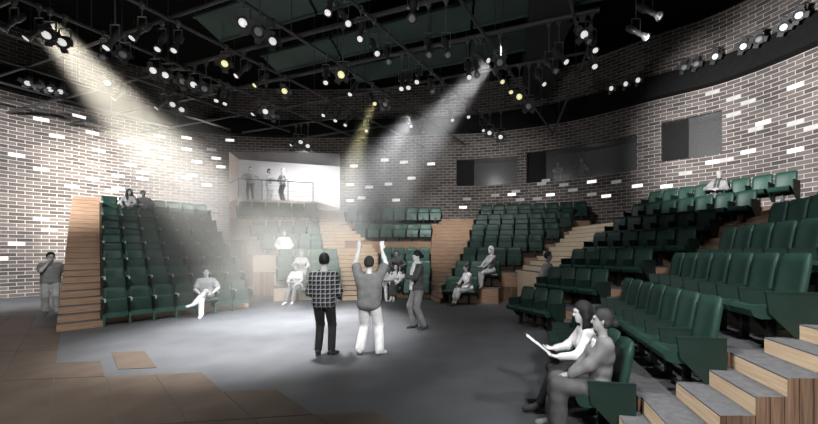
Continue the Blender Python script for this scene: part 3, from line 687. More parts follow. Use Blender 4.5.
# ------------------------------------------------------------------ people: one continuous skinned surface each, clothes as parts
def nrm(v): v = np.asarray(v, float); return v/(np.linalg.norm(v)+1e-9)
def A3(*v): return np.array(v, float)
def surface_nets(Fd, org, h):
    ins = Fd < 0; nx, ny, nz = Fd.shape
    cnt = np.zeros((nx-1, ny-1, nz-1), int); C = [(a,b,c) for a in (0,1) for b in (0,1) for c in (0,1)]
    for a, b, c in C: cnt += ins[a:nx-1+a, b:ny-1+b, c:nz-1+c]
    act = (cnt > 0) & (cnt < 8); idx = -np.ones(act.shape, int); cells = np.argwhere(act)
    if len(cells) == 0: return np.zeros((0,3)), []
    idx[act] = np.arange(len(cells)); S = np.zeros((len(cells), 3)); n = np.zeros(len(cells))
    val = {c: Fd[cells[:,0]+c[0], cells[:,1]+c[1], cells[:,2]+c[2]] for c in C}
    for c in C:
        for ax in range(3):
            if c[ax] == 0:
                d = list(c); d[ax] = 1; v0, v1 = val[c], val[tuple(d)]; cr = (v0 < 0) != (v1 < 0)
                t = np.where(cr, v0/np.where(cr, v0-v1, 1), 0); p = np.tile(np.array(c, float), (len(cells), 1)); p[:,ax] += t
                S += np.where(cr[:,None], p, 0); n += cr
    V_ = org+(cells+S/n[:,None])*h; faces = []
    for ax in range(3):
        sl0 = [slice(None)]*3; sl1 = [slice(None)]*3; sl0[ax] = slice(0,-1); sl1[ax] = slice(1,None)
        a0 = ins[tuple(sl0)]; cr = a0 != ins[tuple(sl1)]; E = np.argwhere(cr); o1, o2 = [(1,2),(2,0),(0,1)][ax]
        E = E[(E[:,o1] > 0) & (E[:,o2] > 0) & (E[:,o1] < Fd.shape[o1]-1) & (E[:,o2] < Fd.shape[o2]-1)]
        if len(E) == 0: continue
        sg = a0[E[:,0],E[:,1],E[:,2]]; q = []
        for d1, d2 in ((-1,-1),(0,-1),(0,0),(-1,0)):
            e = E.copy(); e[:,o1] += d1; e[:,o2] += d2; q.append(idx[e[:,0],e[:,1],e[:,2]])
        q = np.stack(q, 1); q[~sg] = q[~sg][:,::-1]; faces.append(q[(q >= 0).all(1)])
    return V_, np.vstack(faces)
def cap(a, b, r0, r1=None): return ('c', np.asarray(a, float), np.asarray(b, float), r0, r0 if r1 is None else r1)
def ell(c, R, r): return ('e', np.asarray(c, float), R, np.asarray(r, float))
def sdf(pr, X, Y, Z):
    if pr[0] == 'c':
        _, a, b, r0, r1 = pr; d = b-a; L = d@d+1e-12; t = np.clip(((X-a[0])*d[0]+(Y-a[1])*d[1]+(Z-a[2])*d[2])/L, 0, 1)
        return np.sqrt((X-a[0]-t*d[0])**2+(Y-a[1]-t*d[1])**2+(Z-a[2]-t*d[2])**2)-(r0+(r1-r0)*t)
    _, c, R, r = pr; P = np.stack([X-c[0], Y-c[1], Z-c[2]], -1) @ R; k0 = np.linalg.norm(P/r, axis=-1); k1 = np.linalg.norm(P/r**2, axis=-1)+1e-9
    return k0*(k0-1)/k1
def bounds(pr):
    if pr[0] == 'c': m = max(pr[3], pr[4]); return np.minimum(pr[1], pr[2])-m, np.maximum(pr[1], pr[2])+m
    m = pr[3].max(); return pr[1]-m, pr[1]+m
def solid(prims, vox, k=.03, cuts=(), carve=()):
    prims = [p if isinstance(p[0], tuple) else (p, k) for p in prims]
    lo = np.min([bounds(p)[0] for p, _ in prims], 0)-4*vox; hi = np.max([bounds(p)[1] for p, _ in prims], 0)+4*vox
    n = np.ceil((hi-lo)/vox).astype(int)+1; Fd = np.full(n, .2)
    ax = [lo[i]+vox*np.arange(n[i]) for i in range(3)]
    for p, kk in prims:
        b0, b1 = bounds(p); i0 = np.maximum(((b0-kk-.03-lo)/vox).astype(int), 0); i1 = np.minimum(((b1+kk+.03-lo)/vox).astype(int)+2, n)
        s = tuple(slice(a, b) for a, b in zip(i0, i1)); X, Y, Z = np.meshgrid(*[ax[i][s[i]] for i in range(3)], indexing='ij')
        d = sdf(p, X, Y, Z); f = Fd[s]; h = np.clip(.5+.5*(f-d)/kk, 0, 1); Fd[s] = d*h+f*(1-h)-kk*h*(1-h)
    if len(cuts) or len(carve):
        X, Y, Z = np.meshgrid(*ax, indexing='ij')
        for (pt, nr) in cuts: Fd = np.maximum(Fd, (X-pt[0])*nr[0]+(Y-pt[1])*nr[1]+(Z-pt[2])*nr[2])   # keeps the side against nr
        for fn in carve: Fd = np.maximum(Fd, fn(X, Y, Z))
    Fd[0], Fd[-1], Fd[:,0], Fd[:,-1], Fd[:,:,0], Fd[:,:,-1] = .1, .1, .1, .1, .1, .1
    return surface_nets(Fd, lo, vox)
def ik(a, t, l1, l2, hint):
    a, t = np.asarray(a, float), np.asarray(t, float); d = t-a; L = np.linalg.norm(d); L2 = min(max(L, abs(l1-l2)+.01), (l1+l2)*.998)
    t = a+d/L*L2; d = d/L; x = (l1*l1-l2*l2+L2*L2)/(2*L2); hgt = math.sqrt(max(l1*l1-x*x, 0)); hv = np.asarray(hint, float); hv = nrm(hv-d*(hv@d))
    return a+d*x+hv*hgt, t
def rotm(yaw, pitch, roll=0):          # head frame: columns x, y, z ; yaw about z, pitch > 0 looks down
    return np.array((Matrix.Rotation(yaw, 3, 'Z') @ Matrix.Rotation(roll, 3, 'Y') @ Matrix.Rotation(pitch, 3, 'X')))
GM = {}
def grey(v, alpha=1.0, rough=.85, tint=(1,1,1), nm='cloth'):
    k = (round(v, 3), alpha, rough, tint, nm)
    if k not in GM: GM[k] = plain('%s grey %.2f' % (nm, v), tuple(v*t for t in tint), rough, var=.2 if nm == 'cloth' else .1, scale=8, alpha=alpha, spec=.15, bump=.35 if nm == 'cloth' else .1)
    return GM[k]
CHK = None
def person(label, loc, rz, P, vox=.013, size=1.0, alpha=1.0, group=None):
    """P: dictionary of the pose and the clothes"""
    fem = P.get('fem', False); sit = P.get('sit', False)
    pel = A3(*P.get('pel', (0, 0, .93))); lean = P.get('lean', (0, 0)); t = nrm((lean[0], lean[1], 1)); tw = P.get('twist', 0)
    r = A3(math.cos(tw), math.sin(tw), 0); r = nrm(r-t*(r@t)); f = np.cross(t, r)*-1; f = -np.cross(r, t)*-1; f = np.cross(r, t)      # forward
    if f[1] > 0 and abs(tw) < 1.5: f = -f
    rp = A3(1, 0, 0)
    sw = .155 if fem else .172
    nk = pel+t*.515; hd_up = nrm(t*.6+A3(0,0,.4)+A3(*P.get('neck', (0,0,0)))); hd = nk+hd_up*.172+f*.02
    R = rotm(tw+P.get('hyaw', 0), P.get('hpitch', 0), P.get('hroll', 0)); hx, hy, hz = R[:,0], R[:,1], R[:,2]; fw = -hy
    S = {s: pel+t*(.445 if fem else .432)+r*sw*s for s in (-1, 1)}
    G = {}
    if fem: G['torso'] = [cap(pel-r*.085-t*.02, pel+r*.085-t*.02, .108), cap(pel+t*.17-r*.045, pel+t*.17+r*.045, .086), cap(pel+t*.33-r*.075, pel+t*.33+r*.075, .092), cap(pel+t*.43-r*.11, pel+t*.43+r*.11, .058), cap(pel, pel+t*.36, .09), cap(nk-t*.045-r*.06, nk-t*.045+r*.06, .046)]+[cap(pel+t*.31+r*.07*s+f*.055, pel+t*.30+r*.07*s+f*.07, .06) for s in (-1,1)]
    else: G['torso'] = [cap(pel-r*.075-t*.02, pel+r*.075-t*.02, .105), cap(pel+t*.15-r*.07, pel+t*.15+r*.07, .103), cap(pel+t*.33-r*.085, pel+t*.33+r*.085, .107), cap(pel+t*.40-r*.115, pel+t*.40+r*.115, .058), cap(pel, pel+t*.36, .10), cap(nk-t*.055-r*.055, nk-t*.055+r*.055, .045)]+[cap(pel+r*.065*s, pel+t*.36+r*.085*s, .098) for s in (-1,1)]
    G['neck'] = [cap(nk-t*.05, hd-hd_up*.06, .056 if not fem else .047, .05 if not fem else .044)]
    G['head'] = [(ell(hd+hz*.012+hy*.008, R, (.073,.094,.108)), .02), (ell(hd+fw*.028-hz*.052, R, (.056,.064,.066)), .03), (cap(hd+fw*.05-hz*.098, hd+fw*.066-hz*.098, .022), .03), (cap(hd+fw*.086+hz*.012, hd+fw*.108-hz*.028, .009, .014), .015), (cap(hd+fw*.084+hz*.028-hx*.035, hd+fw*.084+hz*.028+hx*.035, .012), .02), (cap(hd+fw*.083-hz*.06-hx*.016, hd+fw*.083-hz*.06+hx*.016, .010), .012)]
    for s in (-1, 1): G['head'].append((ell(hd+hx*.076*s+hy*.008-hz*.005, R, (.012,.022,.034)), .01))
    J = {}; ua, fa = (.27, .235) if fem else (.29, .255)
    for s, nm in ((-1, 'R'), (1, 'L')):
        arm = P['arm'+nm]; el, wr = ik(S[s], pel+A3(*arm[0]) if not arm[0] is None else None, ua, fa, arm[1]); q = .86 if fem else 1
        G['ua'+nm] = [cap(S[s], el, .054*q, .042*q)]; G['fa'+nm] = [cap(el, el+(wr-el)*.4, .041*q, .038*q), cap(el+(wr-el)*.4, wr, .038*q, .026*q)]
        d = nrm(arm[2]) if len(arm) > 2 and arm[2] is not None else nrm(wr-el); pn = nrm(arm[3]) if len(arm) > 3 else nrm(A3(-s*.8, 0, 0)+f*.25)
        pn = nrm(pn-d*(pn@d)); side = np.cross(d, pn)*1.0; curl = arm[4] if len(arm) > 4 else .35; fr = max(.0088, vox*.78); hs = (.9 if fem else 1)
        if (side@(f+A3(0,0,.6))) < 0: side = -side           # the thumb side looks forward / up
        h = []; kn = [wr+d*.088*hs+side*o*hs for o in (.030, .010, -.010, -.029)]
        for q_ in kn: h.append((cap(wr+(q_-wr)*.12, q_, .017, .0125), .014))
        for q_, Lg in zip(kn, (.072, .080, .075, .058)):
            d1 = nrm(d+pn*curl*.8); d2 = nrm(d+pn*curl*2.2); m_ = q_+d1*Lg*.5*hs; e_ = m_+d2*Lg*.5*hs; h += [(cap(q_, m_, fr*1.08, fr), .006), (cap(m_, e_, fr, fr*.88), .005)]
        tb_ = wr+d*.028+side*.024; tm = tb_+nrm(d*.7+side*.75+pn*.25)*.042; te = tm+nrm(d+side*.25+pn*(.2+curl*.5))*.03; h += [(cap(tb_, tm, fr*1.35, fr*1.15), .012), (cap(tm, te, fr*1.15, fr*.95), .006)]
        G['hd'+nm] = h; J['wr'+nm] = wr; J['el'+nm] = el; J['hand'+nm] = wr+d*.10
        leg = P['leg'+nm]; hip = pel+rp*.09*s-A3(0,0,.03); kn_, an = ik(hip, A3(*leg[0]), .425, .425, leg[1])
        G['th'+nm] = [cap(hip, hip+(kn_-hip)*.5, .083, .070), cap(hip+(kn_-hip)*.5, kn_, .070, .052)]
        cf = nrm(kn_-an); bk = nrm(np.cross(np.cross(cf, nrm(kn_-hip)), cf))*.0; G['sh'+nm] = [cap(kn_, kn_+(an-kn_)*.35, .051, .051), cap(kn_+(an-kn_)*.35, an, .050, .034)]
        fd = nrm(leg[2]) if len(leg) > 2 else A3(0, -1, -.12); fd = nrm(fd); hl = an-cf*.045-fd*.035; toe = an-cf*.062+fd*.15
        G['ft'+nm] = [cap(an, hl, .035, .032), cap(hl, toe, .032, .026)]; J['shoe'+nm] = [cap(hl-fd*.008+cf*.008, hl+fd*.06+cf*.004, .043, .044), cap(hl+fd*.06, toe, .044, .032), cap(toe-fd*.02, toe+fd*.02, .034, .026)]; J['kn'+nm] = kn_; J['an'+nm] = an; J['hip'+nm] = hip
    def infl(g, e): 
        out = []
        for p in g:
            q = p[0] if isinstance(p[0], tuple) else p
            out.append(cap(q[1], q[2], q[3]+e, q[4]+e) if q[0] == 'c' else ell(q[1], q[2], q[3]+e))
        return out
    def emit(name, prims, mat, k=.03, cuts=(), carve=(), parent=None, v=None):
        vs, fs = solid(prims, v or vox, k, cuts, carve)
        me = bpy.data.meshes.new(name); me.from_pydata((vs*size).tolist(), [], fs.tolist() if len(fs) else []); me.materials.append(mat)
        me.polygons.foreach_set('use_smooth', [True]*len(me.polygons)); me.uv_layers.new(name='UVMap'); me.update()
        o = bpy.data.objects.new(name, me); COL.objects.link(o)
        if parent is not None: o.parent = parent
        return o
    al = alpha; skin = grey(P.get('skin', .62), al, .6, (1,.985,.97), 'skin')
    body = [p for k_, g in G.items() for p in g]
    B = emit('person', body, skin, .028); B.location = loc; B.rotation_euler = (0, 0, rz); tag(B, label, 'person', group)
    # eyes
    mb = MB()
    for s in (-1, 1):
        c = hd+fw*.088+hz*.012+hx*.030*s; mb.lathe([(0,-.006),(.008,-.004),(.011,0),(.008,.004),(0,.006)], Matrix.Translation(c*size) @ Matrix(R.tolist()).to_4x4() @ Matrix.Rotation(PI/2, 4, 'X') @ Matrix.Diagonal((1.3*size,.8*size,size,1)), 8)
    mb.build('eyes', grey(.04, 1, .3, (1,1,1), 'eye'), B)
    # top
    top = P.get('top', ('long', .5)); hem = P.get('hem', .10); e = P.get('loose', .014)
    mat = top[2] if len(top) > 2 else grey(top[1], al)
    pr = infl(G['torso'], e)+[cap(nk-t*.05-r*.04, nk-t*.05+r*.04, .05+e)]
    for s, nm in ((-1, 'R'), (1, 'L')):
        ss = S[s]; el = J['el'+nm]; wr = J['wr'+nm]; q = .86 if fem else 1
        if top[0] == 'short': pr.append(cap(ss, ss+(el-ss)*.72, .058*q+e, .056*q+e))
        elif top[0] == 'long': pr += [cap(ss, el, .056*q+e, .048*q+e), cap(el, el+(wr-el)*.88, .048*q+e, .036*q+e*.8)]
        else: pr.append(cap(ss, ss+(el-ss)*.12, .05*q+e, .045*q+e))
    nax = nrm(hd-nk)
    def collar(X, Y, Z):
        q = np.stack([X-nk[0], Y-nk[1], Z-nk[2]], -1); h_ = q@nax; d_ = np.linalg.norm(q-h_[...,None]*nax, axis=-1)
        return -np.maximum(d_-.085, -.012-h_)
    emit({'long':'shirt','short':'tee_shirt','none':'sleeveless_top'}[top[0]] if not P.get('jacket') else 'jacket', pr, mat, .045, [(pel-t*hem, -t)], [collar], parent=B)
    bot = P.get('bottom', ('trousers', .3)); bm = grey(bot[1], al)
    if bot[0] == 'trousers':
        w_ = bot[2] if len(bot) > 2 else 0
        pr = infl(G['torso'][:1], .012)+[cap(pel-t*.02, pel+t*.05, .11)]
        for nm in 'RL':
            hip, kn_, an = J['hip'+nm], J['kn'+nm], J['an'+nm]; pr += [cap(hip, kn_, .096+w_, .068+w_), cap(kn_, an+(kn_-an)*.03, .067+w_, .056+w_*1.6)]
        emit('trousers', pr, bm, .022, [(pel+t*.07, t)], parent=B)
    else:
        drop = bot[2] if len(bot) > 2 else .25; pr = infl(G['torso'][:2], .012); kr, kl = J['knR'], J['knL']
        for nm in 'RL': pr.append(cap(J['hip'+nm], J['kn'+nm], .105, .085))
        for q in (.3, .6, .9): pr.append(cap(J['hipR']+(kr-J['hipR'])*q, J['hipL']+(kl-J['hipL'])*q, .08))
        for nm, s in (('R',-1),('L',1)):
            kn_, an = J['kn'+nm], J['an'+nm]; m_ = kn_+(an-kn_)*(drop/.425); pr += [cap(kn_, m_+rp*.03*s, .085, .075)]
        pr.append(cap(kr+(J['anR']-kr)*(drop/.425)*.8, kl+(J['anL']-kl)*(drop/.425)*.8, .07))
        if drop > .3:
            for q in (.35, .7, 1.0): pr.append(cap(kr+(J['anR']-kr)*q*drop/.425, kl+(J['anL']-kl)*q*drop/.425, .085))
        emit('skirt', pr, bm, .05, [(pel+t*.16, t)], parent=B)
    for nm in 'RL': 
        z0 = min(J['shoe'+nm][1][1][2], J['shoe'+nm][1][2][2])
        emit('shoe', J['shoe'+nm], grey(P.get('shoe', .1), al), .02, parent=B)
    # hair
    hc = grey(P.get('hairc', .03), al, .55, (1,1,1), 'hair'); style = P.get('hair', 'short')
    if style != 'bald':
        ex = {'short': .016, 'bob': .026, 'long': .018, 'bun': .012, 'grey': .014}[style]
        hp = [ell(hd+hz*.022+hy*.012, R, (.073+ex,.094+ex,.104+ex))]
        if style == 'short': hp.append(ell(hd+hz*.088+fw*.02, R, (.058,.062,.034)))
        if style == 'bob': hp += [cap(hd+hx*.075*s+hy*.02+hz*.02, hd+hx*.08*s+hy*.02-hz*.09, .04, .035) for s in (-1,1)]+[cap(hd+hy*.07, hd+hy*.06-hz*.10, .06, .05)]
        if style == 'long': hp += [cap(hd+hx*.068*s+hy*.02+hz*.03, hd+hx*.092*s+hy*.01-hz*.16, .040, .048) for s in (-1,1)]+[cap(hd+hx*.092*s+hy*.01-hz*.16, hd+hx*.10*s+fw*.06-hz*.32, .048, .026) for s in (-1,1)]+[cap(hd+hy*.06, hd+hy*.07-hz*.27, .07, .055)]
        if style == 'bun': hp += [ell(hd+hy*.118-hz*.03, R, (.045,.042,.045)), cap(hd+hx*.06+hy*.04-hz*.03, hd-hx*.06+hy*.04-hz*.03, .035)]
        def face(X, Y, Z):
            q = np.stack([X-hd[0], Y-hd[1], Z-hd[2]], -1) @ R; qx, qy, qz = np.abs(q[...,0]), q[...,1], q[...,2]
            line = (.074-.85*(qy+.09))-qz-.35*np.maximum(qx-.04, 0)
            d = np.minimum(np.minimum((.012 if style in ('short','grey','bun') else -.005)-qy, line), (.064 if style in ('bob','long') else .3)-qx)
            if style in ('short','grey'): d = np.maximum(d, np.minimum(.075-qy, -.06-qz))     # nape and jaw stay bare
            return d
        emit('hair', [(p, .025) for p in hp], hc, .025, carve=[face], parent=B)
    if P.get('collar') is not None:
        cc = [cap(nk+r*.055*s_+hy*.02-t*.02, nk+f*.085+r*.03*s_-t*.06, .020, .022) for s_ in (-1,1)]+[cap(nk+f*.085+r*.03*s_-t*.06, pel+t*.22+f*.125+r*.012*s_, .022, .016) for s_ in (-1,1)]
        emit('collar', cc, grey(P['collar'], al), .02, parent=B)
    if P.get('scarf') is not None:
        sm = grey(P['scarf'], al); b1 = nk+t*.02; sc_ = [cap(b1+r*.06*math.cos(a)+f*.06*math.sin(a), b1+r*.06*math.cos(a+.8)+f*.06*math.sin(a+.8), .032) for a in np.arange(0, 6.3, .8)]
        for s, L in ((-1, .55), (1, .42)): sc_ += [cap(nk+f*.09+r*.04*s, pel+t*.34+f*.135+r*.045*s, .03, .034), cap(pel+t*.34+f*.135+r*.045*s, nk+f*.15+r*.05*s-t*L, .034, .038)]
        emit('scarf', sc_, sm, .02, parent=B)
    J['hd'] = hd; J['M'] = Matrix.Translation(loc) @ Matrix.Rotation(rz, 4, 'Z') @ Matrix.Scale(size, 4)
    return B, J
def wpt(J, p): return J['M'] @ Vector(tuple(p))
def sheet(name, label, c, xdir, ydir, w, h, cat='paper', shade=.8, n=1, alpha=1):
    x, y = Vector(xdir).normalized(), Vector(ydir).normalized(); z = x.cross(y); mb = MB()
    for k in range(n):
        nn = 5; P_ = []
        for e in (0, 1):
            for i in range(nn+1):
                for j in (0, 1): u_ = i/nn-.5; P_.append(x*(u_*w)+y*((j-.5)*h)+z*(.18*w*(u_*u_)*1.2-e*.004-k*.006))
        fs = []; Q = 2*(nn+1)
        for i in range(nn): fs += [(2*i,2*i+2,2*i+3,2*i+1),(Q+2*i,Q+2*i+1,Q+2*i+3,Q+2*i+2),(2*i,Q+2*i,Q+2*i+2,2*i+2),(2*i+1,2*i+3,Q+2*i+3,Q+2*i+1)]
        fs += [(0,1,Q+1,Q),(2*nn,Q+2*nn,Q+2*nn+1,2*nn+1)]; mb.mesh(P_, fs, 0, True)
    o = mb.build(name, grey(shade, alpha, .8, (1,1,1), 'paper')); o.location = c; tag(o, label, cat); return o
DN = (0, -.25, 1)
def arms_down(): return dict(armR=((-.24,-.04,-.06),(-.3,.6,0)), armL=((.24,-.04,-.06),(.3,.6,0)))
def legs_stand(a=.11, b=.11, yr=0, yl=0): return dict(legR=((-a,.0+yr,.09),(0,-1,.05),(-.35,-1,-.12)), legL=((b,0+yl,.09),(0,-1,.05),(.35,-1,-.12)))
def legs_sit(zs, dz=0, fy=-.50, a=.11): return dict(legR=((-a,fy,.09-zs),(0,-.4,1),(-.15,-1,-.12)), legL=((a,fy+.03,.09-zs),(0,-.4,1),(.15,-1,-.12)))
def stand(**k): d = {}; d.update(arms_down()); d.update(legs_stand()); d.update(k); return d
def sitp(hz=.55, fy=-.50, a=.11, **k):
    d = dict(sit=True, pel=(0,0,hz), lean=(0,-.03)); d.update(legs_sit(0, fy=fy, a=a)); d.update(dict(armR=((-.14,-.34,.08),(-.6,.2,-.3)), armL=((.14,-.34,.08),(.6,.2,-.3)))); d.update(k); return d
def fpt(px, py): p = flo(px, py); return Vector((p.x, p.y, .0))
plaid = check_mat('checked flannel', (.075,.075,.08), (.016,.016,.018), (.25,.25,.26), .075)
# the three on the stage
p1 = fpt(324, 355); p1.z = 0
person('person seen from behind in checked shirt and black trousers on the stage', p1, PI+.1, stand(armR=((-.20,-.24,.03),(-.3,.8,-.2)), armL=((.20,-.24,.03),(.3,.8,-.2)), legR=((-.13,.02,.09),(0,-1,.05),(-.5,-1,-.12)), legL=((.10,-.02,.09),(0,-1,.05),(.15,-1,-.12)), top=('long', .2, plaid), hem=.15, loose=.02, bottom=('trousers', .018, .004), shoe=.03, hair='short', hairc=.012, skin=.45, hpitch=.08, hyaw=.2), .0115, 1.02)
p2 = fpt(369, 354)
person('person seen from behind with both arms raised, grey tee and white trousers', p2, PI-.05, stand(pel=(0,0,.91), armR=((-.20,-.10,.93),(-.9,-.3,-.2),(-.05,.0,1),(.3,-1,0),.12), armL=((.20,-.09,.94),(.9,-.3,-.2),(.10,0,1),(-.3,-1,0),.12), legR=((-.19,.02,.09),(0,-1,.05),(-.5,-1,-.12)), legL=((.16,.0,.09),(0,-1,.05),(.4,-1,-.12)), top=('short', .17), hem=.17, loose=.03, bottom=('trousers', .74, .016), shoe=.6, hair='short', hairc=.03, skin=.62, hpitch=.05), .0115, 1.0)
p3 = fpt(418, 328.5)
_, J = person('person standing side-on in dark cardigan and pale scarf reading a sheet', p3, -1.15, stand(armR=((-.08,-.30,.27),(-.7,.5,-.4),(.35,-1,.15),(0,0,1),.5), armL=((.08,-.33,.24),(.7,.5,-.4),(-.35,-1,.1),(0,0,1),.5), legR=((-.10,-.06,.09),(0,-1,.05)), legL=((.11,.10,.09),(0,-1,.05)), top=('long', .06), hem=.20, loose=.016, scarf=.62, bottom=('trousers', .17, .012), shoe=.04, hair='bun', hairc=.02, skin=.66, hpitch=.28, fem=True), .0125, 1.05)
sheet('paper', 'white script sheet in the hands of the scarf wearer on the stage', wpt(J, (J['handR']+J['handL'])/2+A3(0,-.04,.012)), J['M'].to_3x3() @ Vector((1,0,0)), J['M'].to_3x3() @ Vector((0,-.85,.45)), .24, .30)
# left, by the stairs
p4 = fpt(52.5, 313); p4 = Vector((p4.x-.05, p4.y, 0))
_, J = person('person standing left of the wooden stairs, hand at chin, holding a board', p4, .75, stand(armR=((-.03,-.20,.50),(-.6,-.3,-1),(.4,-.2,1),(0,.3,0),.9), armL=((.26,-.02,-.02),(.4,.7,0),(0,-.1,-1),(-1,0,0),.6), legR=((-.10,.02,.09),(0,-1,.05)), legL=((.12,-.03,.09),(0,-1,.05)), top=('short', .33), hem=.16, loose=.024, bottom=('trousers', .62, .012), shoe=.35, hair='short', hairc=.03, skin=.6, hyaw=.3), .014, 1.03)
sheet('board', 'grey portfolio board held low by the person beside the stairs', wpt(J, J['handL']+A3(-.02,-.06,-.10)), J['M'].to_3x3() @ Vector((0,1,.1)), J['M'].to_3x3() @ Vector((0,-.1,1)), .34, .55, 'board', .35)
def on_seat(B, r, px=None, i=None, back=.27):
    R_ = B.rows[r]; a = R_['a0']+R_['p']*(i+.5); q = B.P(a, R_['w'], R_['z'])+B.n*back; return Vector((q.x, q.y, R_['z']))
q = on_seat(LB, 0, i=4)
person('person on the left bank front row with one ankle crossed on the knee', q, LB.rz-.45, sitp(.56, armR=((-.10,-.32,.06),(-.8,.2,-.3)), armL=((.20,-.34,.10),(.8,.2,-.3)), legR=((-.04,-.60,.09),(0,-.4,1),(-.1,-1,-.12)), legL=((-.20,-.52,.40),(.35,-.5,1),(-.7,-.6,-.1)), top=('short', .42), hem=.08, loose=.02, bottom=('trousers', .74, .006), shoe=.7, hair='short', hairc=.12, skin=.68, hyaw=.25), .0125, .98)
q = on_seat(LB, 6, i=1); person('long-haired person in white top on the back row of the left bank', q, LB.rz-.35, sitp(.57, fem=True, lean=(.08,-.12), hyaw=.5, top=('long', .45), bottom=('trousers', .1), hair='long', hairc=.015, skin=.4), .0145, .88)
q = on_seat(LB, 6, i=2); person('short-haired person in grey shirt on the back row of the left bank', q, LB.rz-.4, sitp(.57, lean=(-.06,-.18), hyaw=.5, armR=((-.10,-.36,.16),(-.7,.2,-.4)), top=('long', .16), bottom=('trousers', .1), hair='short', hairc=.02, skin=.33), .0145, .88)
# balcony
def on_bal(px, w): p = bpt(px, w); return Vector((p.x, p.y, ZB))
person('person on the balcony with hands on hips, leftmost of the three', on_bal(250.5, 6.75), .2, stand(armR=((-.26,.02,.12),(-1,.25,0)), armL=((.26,.02,.12),(1,.25,0)), top=('short', .52), bottom=('trousers', .16), hair='short', hairc=.3, skin=.6, legL=((.16,-.12,.09),(0,-1,.05))), .0145, 1.0)
person('person in all white on the balcony turned to the right, middle of three', on_bal(269, 6.75), 1.2, stand(fem=True, armR=((-.10,-.34,.26),(-.5,.4,-.5)), armL=((.10,-.32,.22),(.5,.4,-.5)), top=('long', .82), bottom=('trousers', .82, .01), hair='bun', hairc=.05, skin=.65, hem=.2), .0145, .98)
person('person in white shirt and dark trousers on the balcony, rightmost of three', on_bal(283, 6.75), -.5, stand(armR=((-.20,-.16,.04),(-.8,.4,0)), armL=((.16,-.2,.14),(.8,.4,0)), top=('long', .80), bottom=('trousers', .10), hair='grey', hairc=.5, skin=.62), .0145, 1.02)
# bank under the balcony
q = BL.P(BL.s_at(284, 2.42), 2.42, .98); person('person in white shirt standing behind the seats under the balcony', q, .5, stand(armR=((-.22,-.12,.0),(-.5,.6,0)), armL=((.22,-.12,.0),(.5,.6,0)), top=('long', .85), bottom=('trousers', .3), hair='short', hairc=.3, skin=.7, loose=.03), .0145, 1.0)
def seat_near(B, r, px): 
    R_ = B.rows[r]; return int(np.argmin([abs(CX+F*q.x/q.y-px) for q in (on_seat(B, r, i=i) for i in range(R_['n']))]))
q = on_seat(BL, 1, i=seat_near(BL, 1, 305)); person('pale dressed person leaning forward in the second row under the balcony', q, BL.rz+.1, sitp(.60, lean=(0,-.22), fem=True, top=('long', .7), bottom=('trousers', .6), hair='bob', hairc=.45, skin=.7), .0145, 1.0)
q = on_seat(BL, 0, i=seat_near(BL, 0, 297)); _, J = person('person in white top on the front row under the balcony reading', q, BL.rz-.35, sitp(.57, fem=True, fy=-.58, lean=(0,-.14), hpitch=.3, top=('short', .78), bottom=('trousers', .2), shoe=.5, hair='bun', hairc=.3, skin=.68), .0145, 1.02)
sheet('paper', 'white sheet on the lap of the front-row reader under the balcony', wpt(J, A3(0,-.40,.70)), J['M'].to_3x3() @ Vector((1,0,0)), J['M'].to_3x3() @ Vector((0,-.8,.5)), .24, .28)
# centre bank
q = on_seat(BC, 0, i=0); _, J = person('person in pale shirt on the centre front row bent over a script', q, .25, sitp(.56, fy=-.55, lean=(-.05,-.25), hpitch=.35, top=('long', .62), bottom=('trousers', .66), shoe=.6, hair='short', hairc=.05, skin=.62), .0145, 1.0)
sheet('paper', 'white script open on the knees of the pale-shirted centre reader', wpt(J, A3(.03,-.42,.72)), J['M'].to_3x3() @ Vector((1,0,0)), J['M'].to_3x3() @ Vector((0,-.85,.4)), .34, .28)
q = on_seat(BC, 0, i=seat_near(BC, 0, 400)); _, J = person('long-haired person in white top and dark skirt on the centre front row', q, -.1, sitp(.56, fem=True, fy=-.52, a=.05, lean=(.06,-.08), hroll=.2, top=('long', .72), bottom=('skirt', .06, .30), shoe=.5, hair='long', hairc=.05, skin=.66), .0145, 1.0)
sheet('paper', 'white sheet held by the long-haired person on the centre front row', wpt(J, A3(-.10,-.40,.76)), J['M'].to_3x3() @ Vector((1,0,0)), J['M'].to_3x3() @ Vector((0,-.7,.7)), .28, .30)
q = on_seat(BC, 1, i=seat_near(BC, 1, 393)); person('person in dark suit leaning in from the second centre row', q, -.1, sitp(.58, lean=(-.05,-.32), hpitch=.2, jacket=True, top=('long', .10), bottom=('trousers', .1), hair='short', hairc=.06, skin=.6), .0145, 1.0)
# back right bank
q = on_seat(BR, 0, i=1); _, J = person('person in white dress reading on the front row of the back right bank', q, -1.05, sitp(.56, fem=True, fy=-.58, a=.05, lean=(0,-.12), hpitch=.4, top=('none', .82), bottom=('skirt', .82, .22), shoe=.05, hair='bun', hairc=.05, skin=.5), .0135, 1.02)
sheet('paper', 'white open script on the lap of the person in white dress', wpt(J, A3(0,-.44,.74)), J['M'].to_3x3() @ Vector((1,0,0)), J['M'].to_3x3() @ Vector((0,-.9,.35)), .34, .26)
q = on_seat(BR, 1, i=2, back=.20); _, J = person('pale bob-haired person in grey jacket on second row of the back right bank', q, -1.0, sitp(.60, fem=True, fy=-.50, a=.06, lean=(0,.02), jacket=True, hem=.16, armR=((-.10,-.36,.12),(-.6,.2,-.4)), armL=((.10,-.38,.12),(.6,.2,-.4)), top=('long', .34), bottom=('trousers', .42), shoe=.3, hair='bob', hairc=.62, skin=.68), .0135, 1.04)
sheet('paper', 'white sheet on the knees of the bob-haired person in grey jacket', wpt(J, A3(0,-.48,.72)), J['M'].to_3x3() @ Vector((1,0,0)), J['M'].to_3x3() @ Vector((0,-.9,.2)), .24, .26)
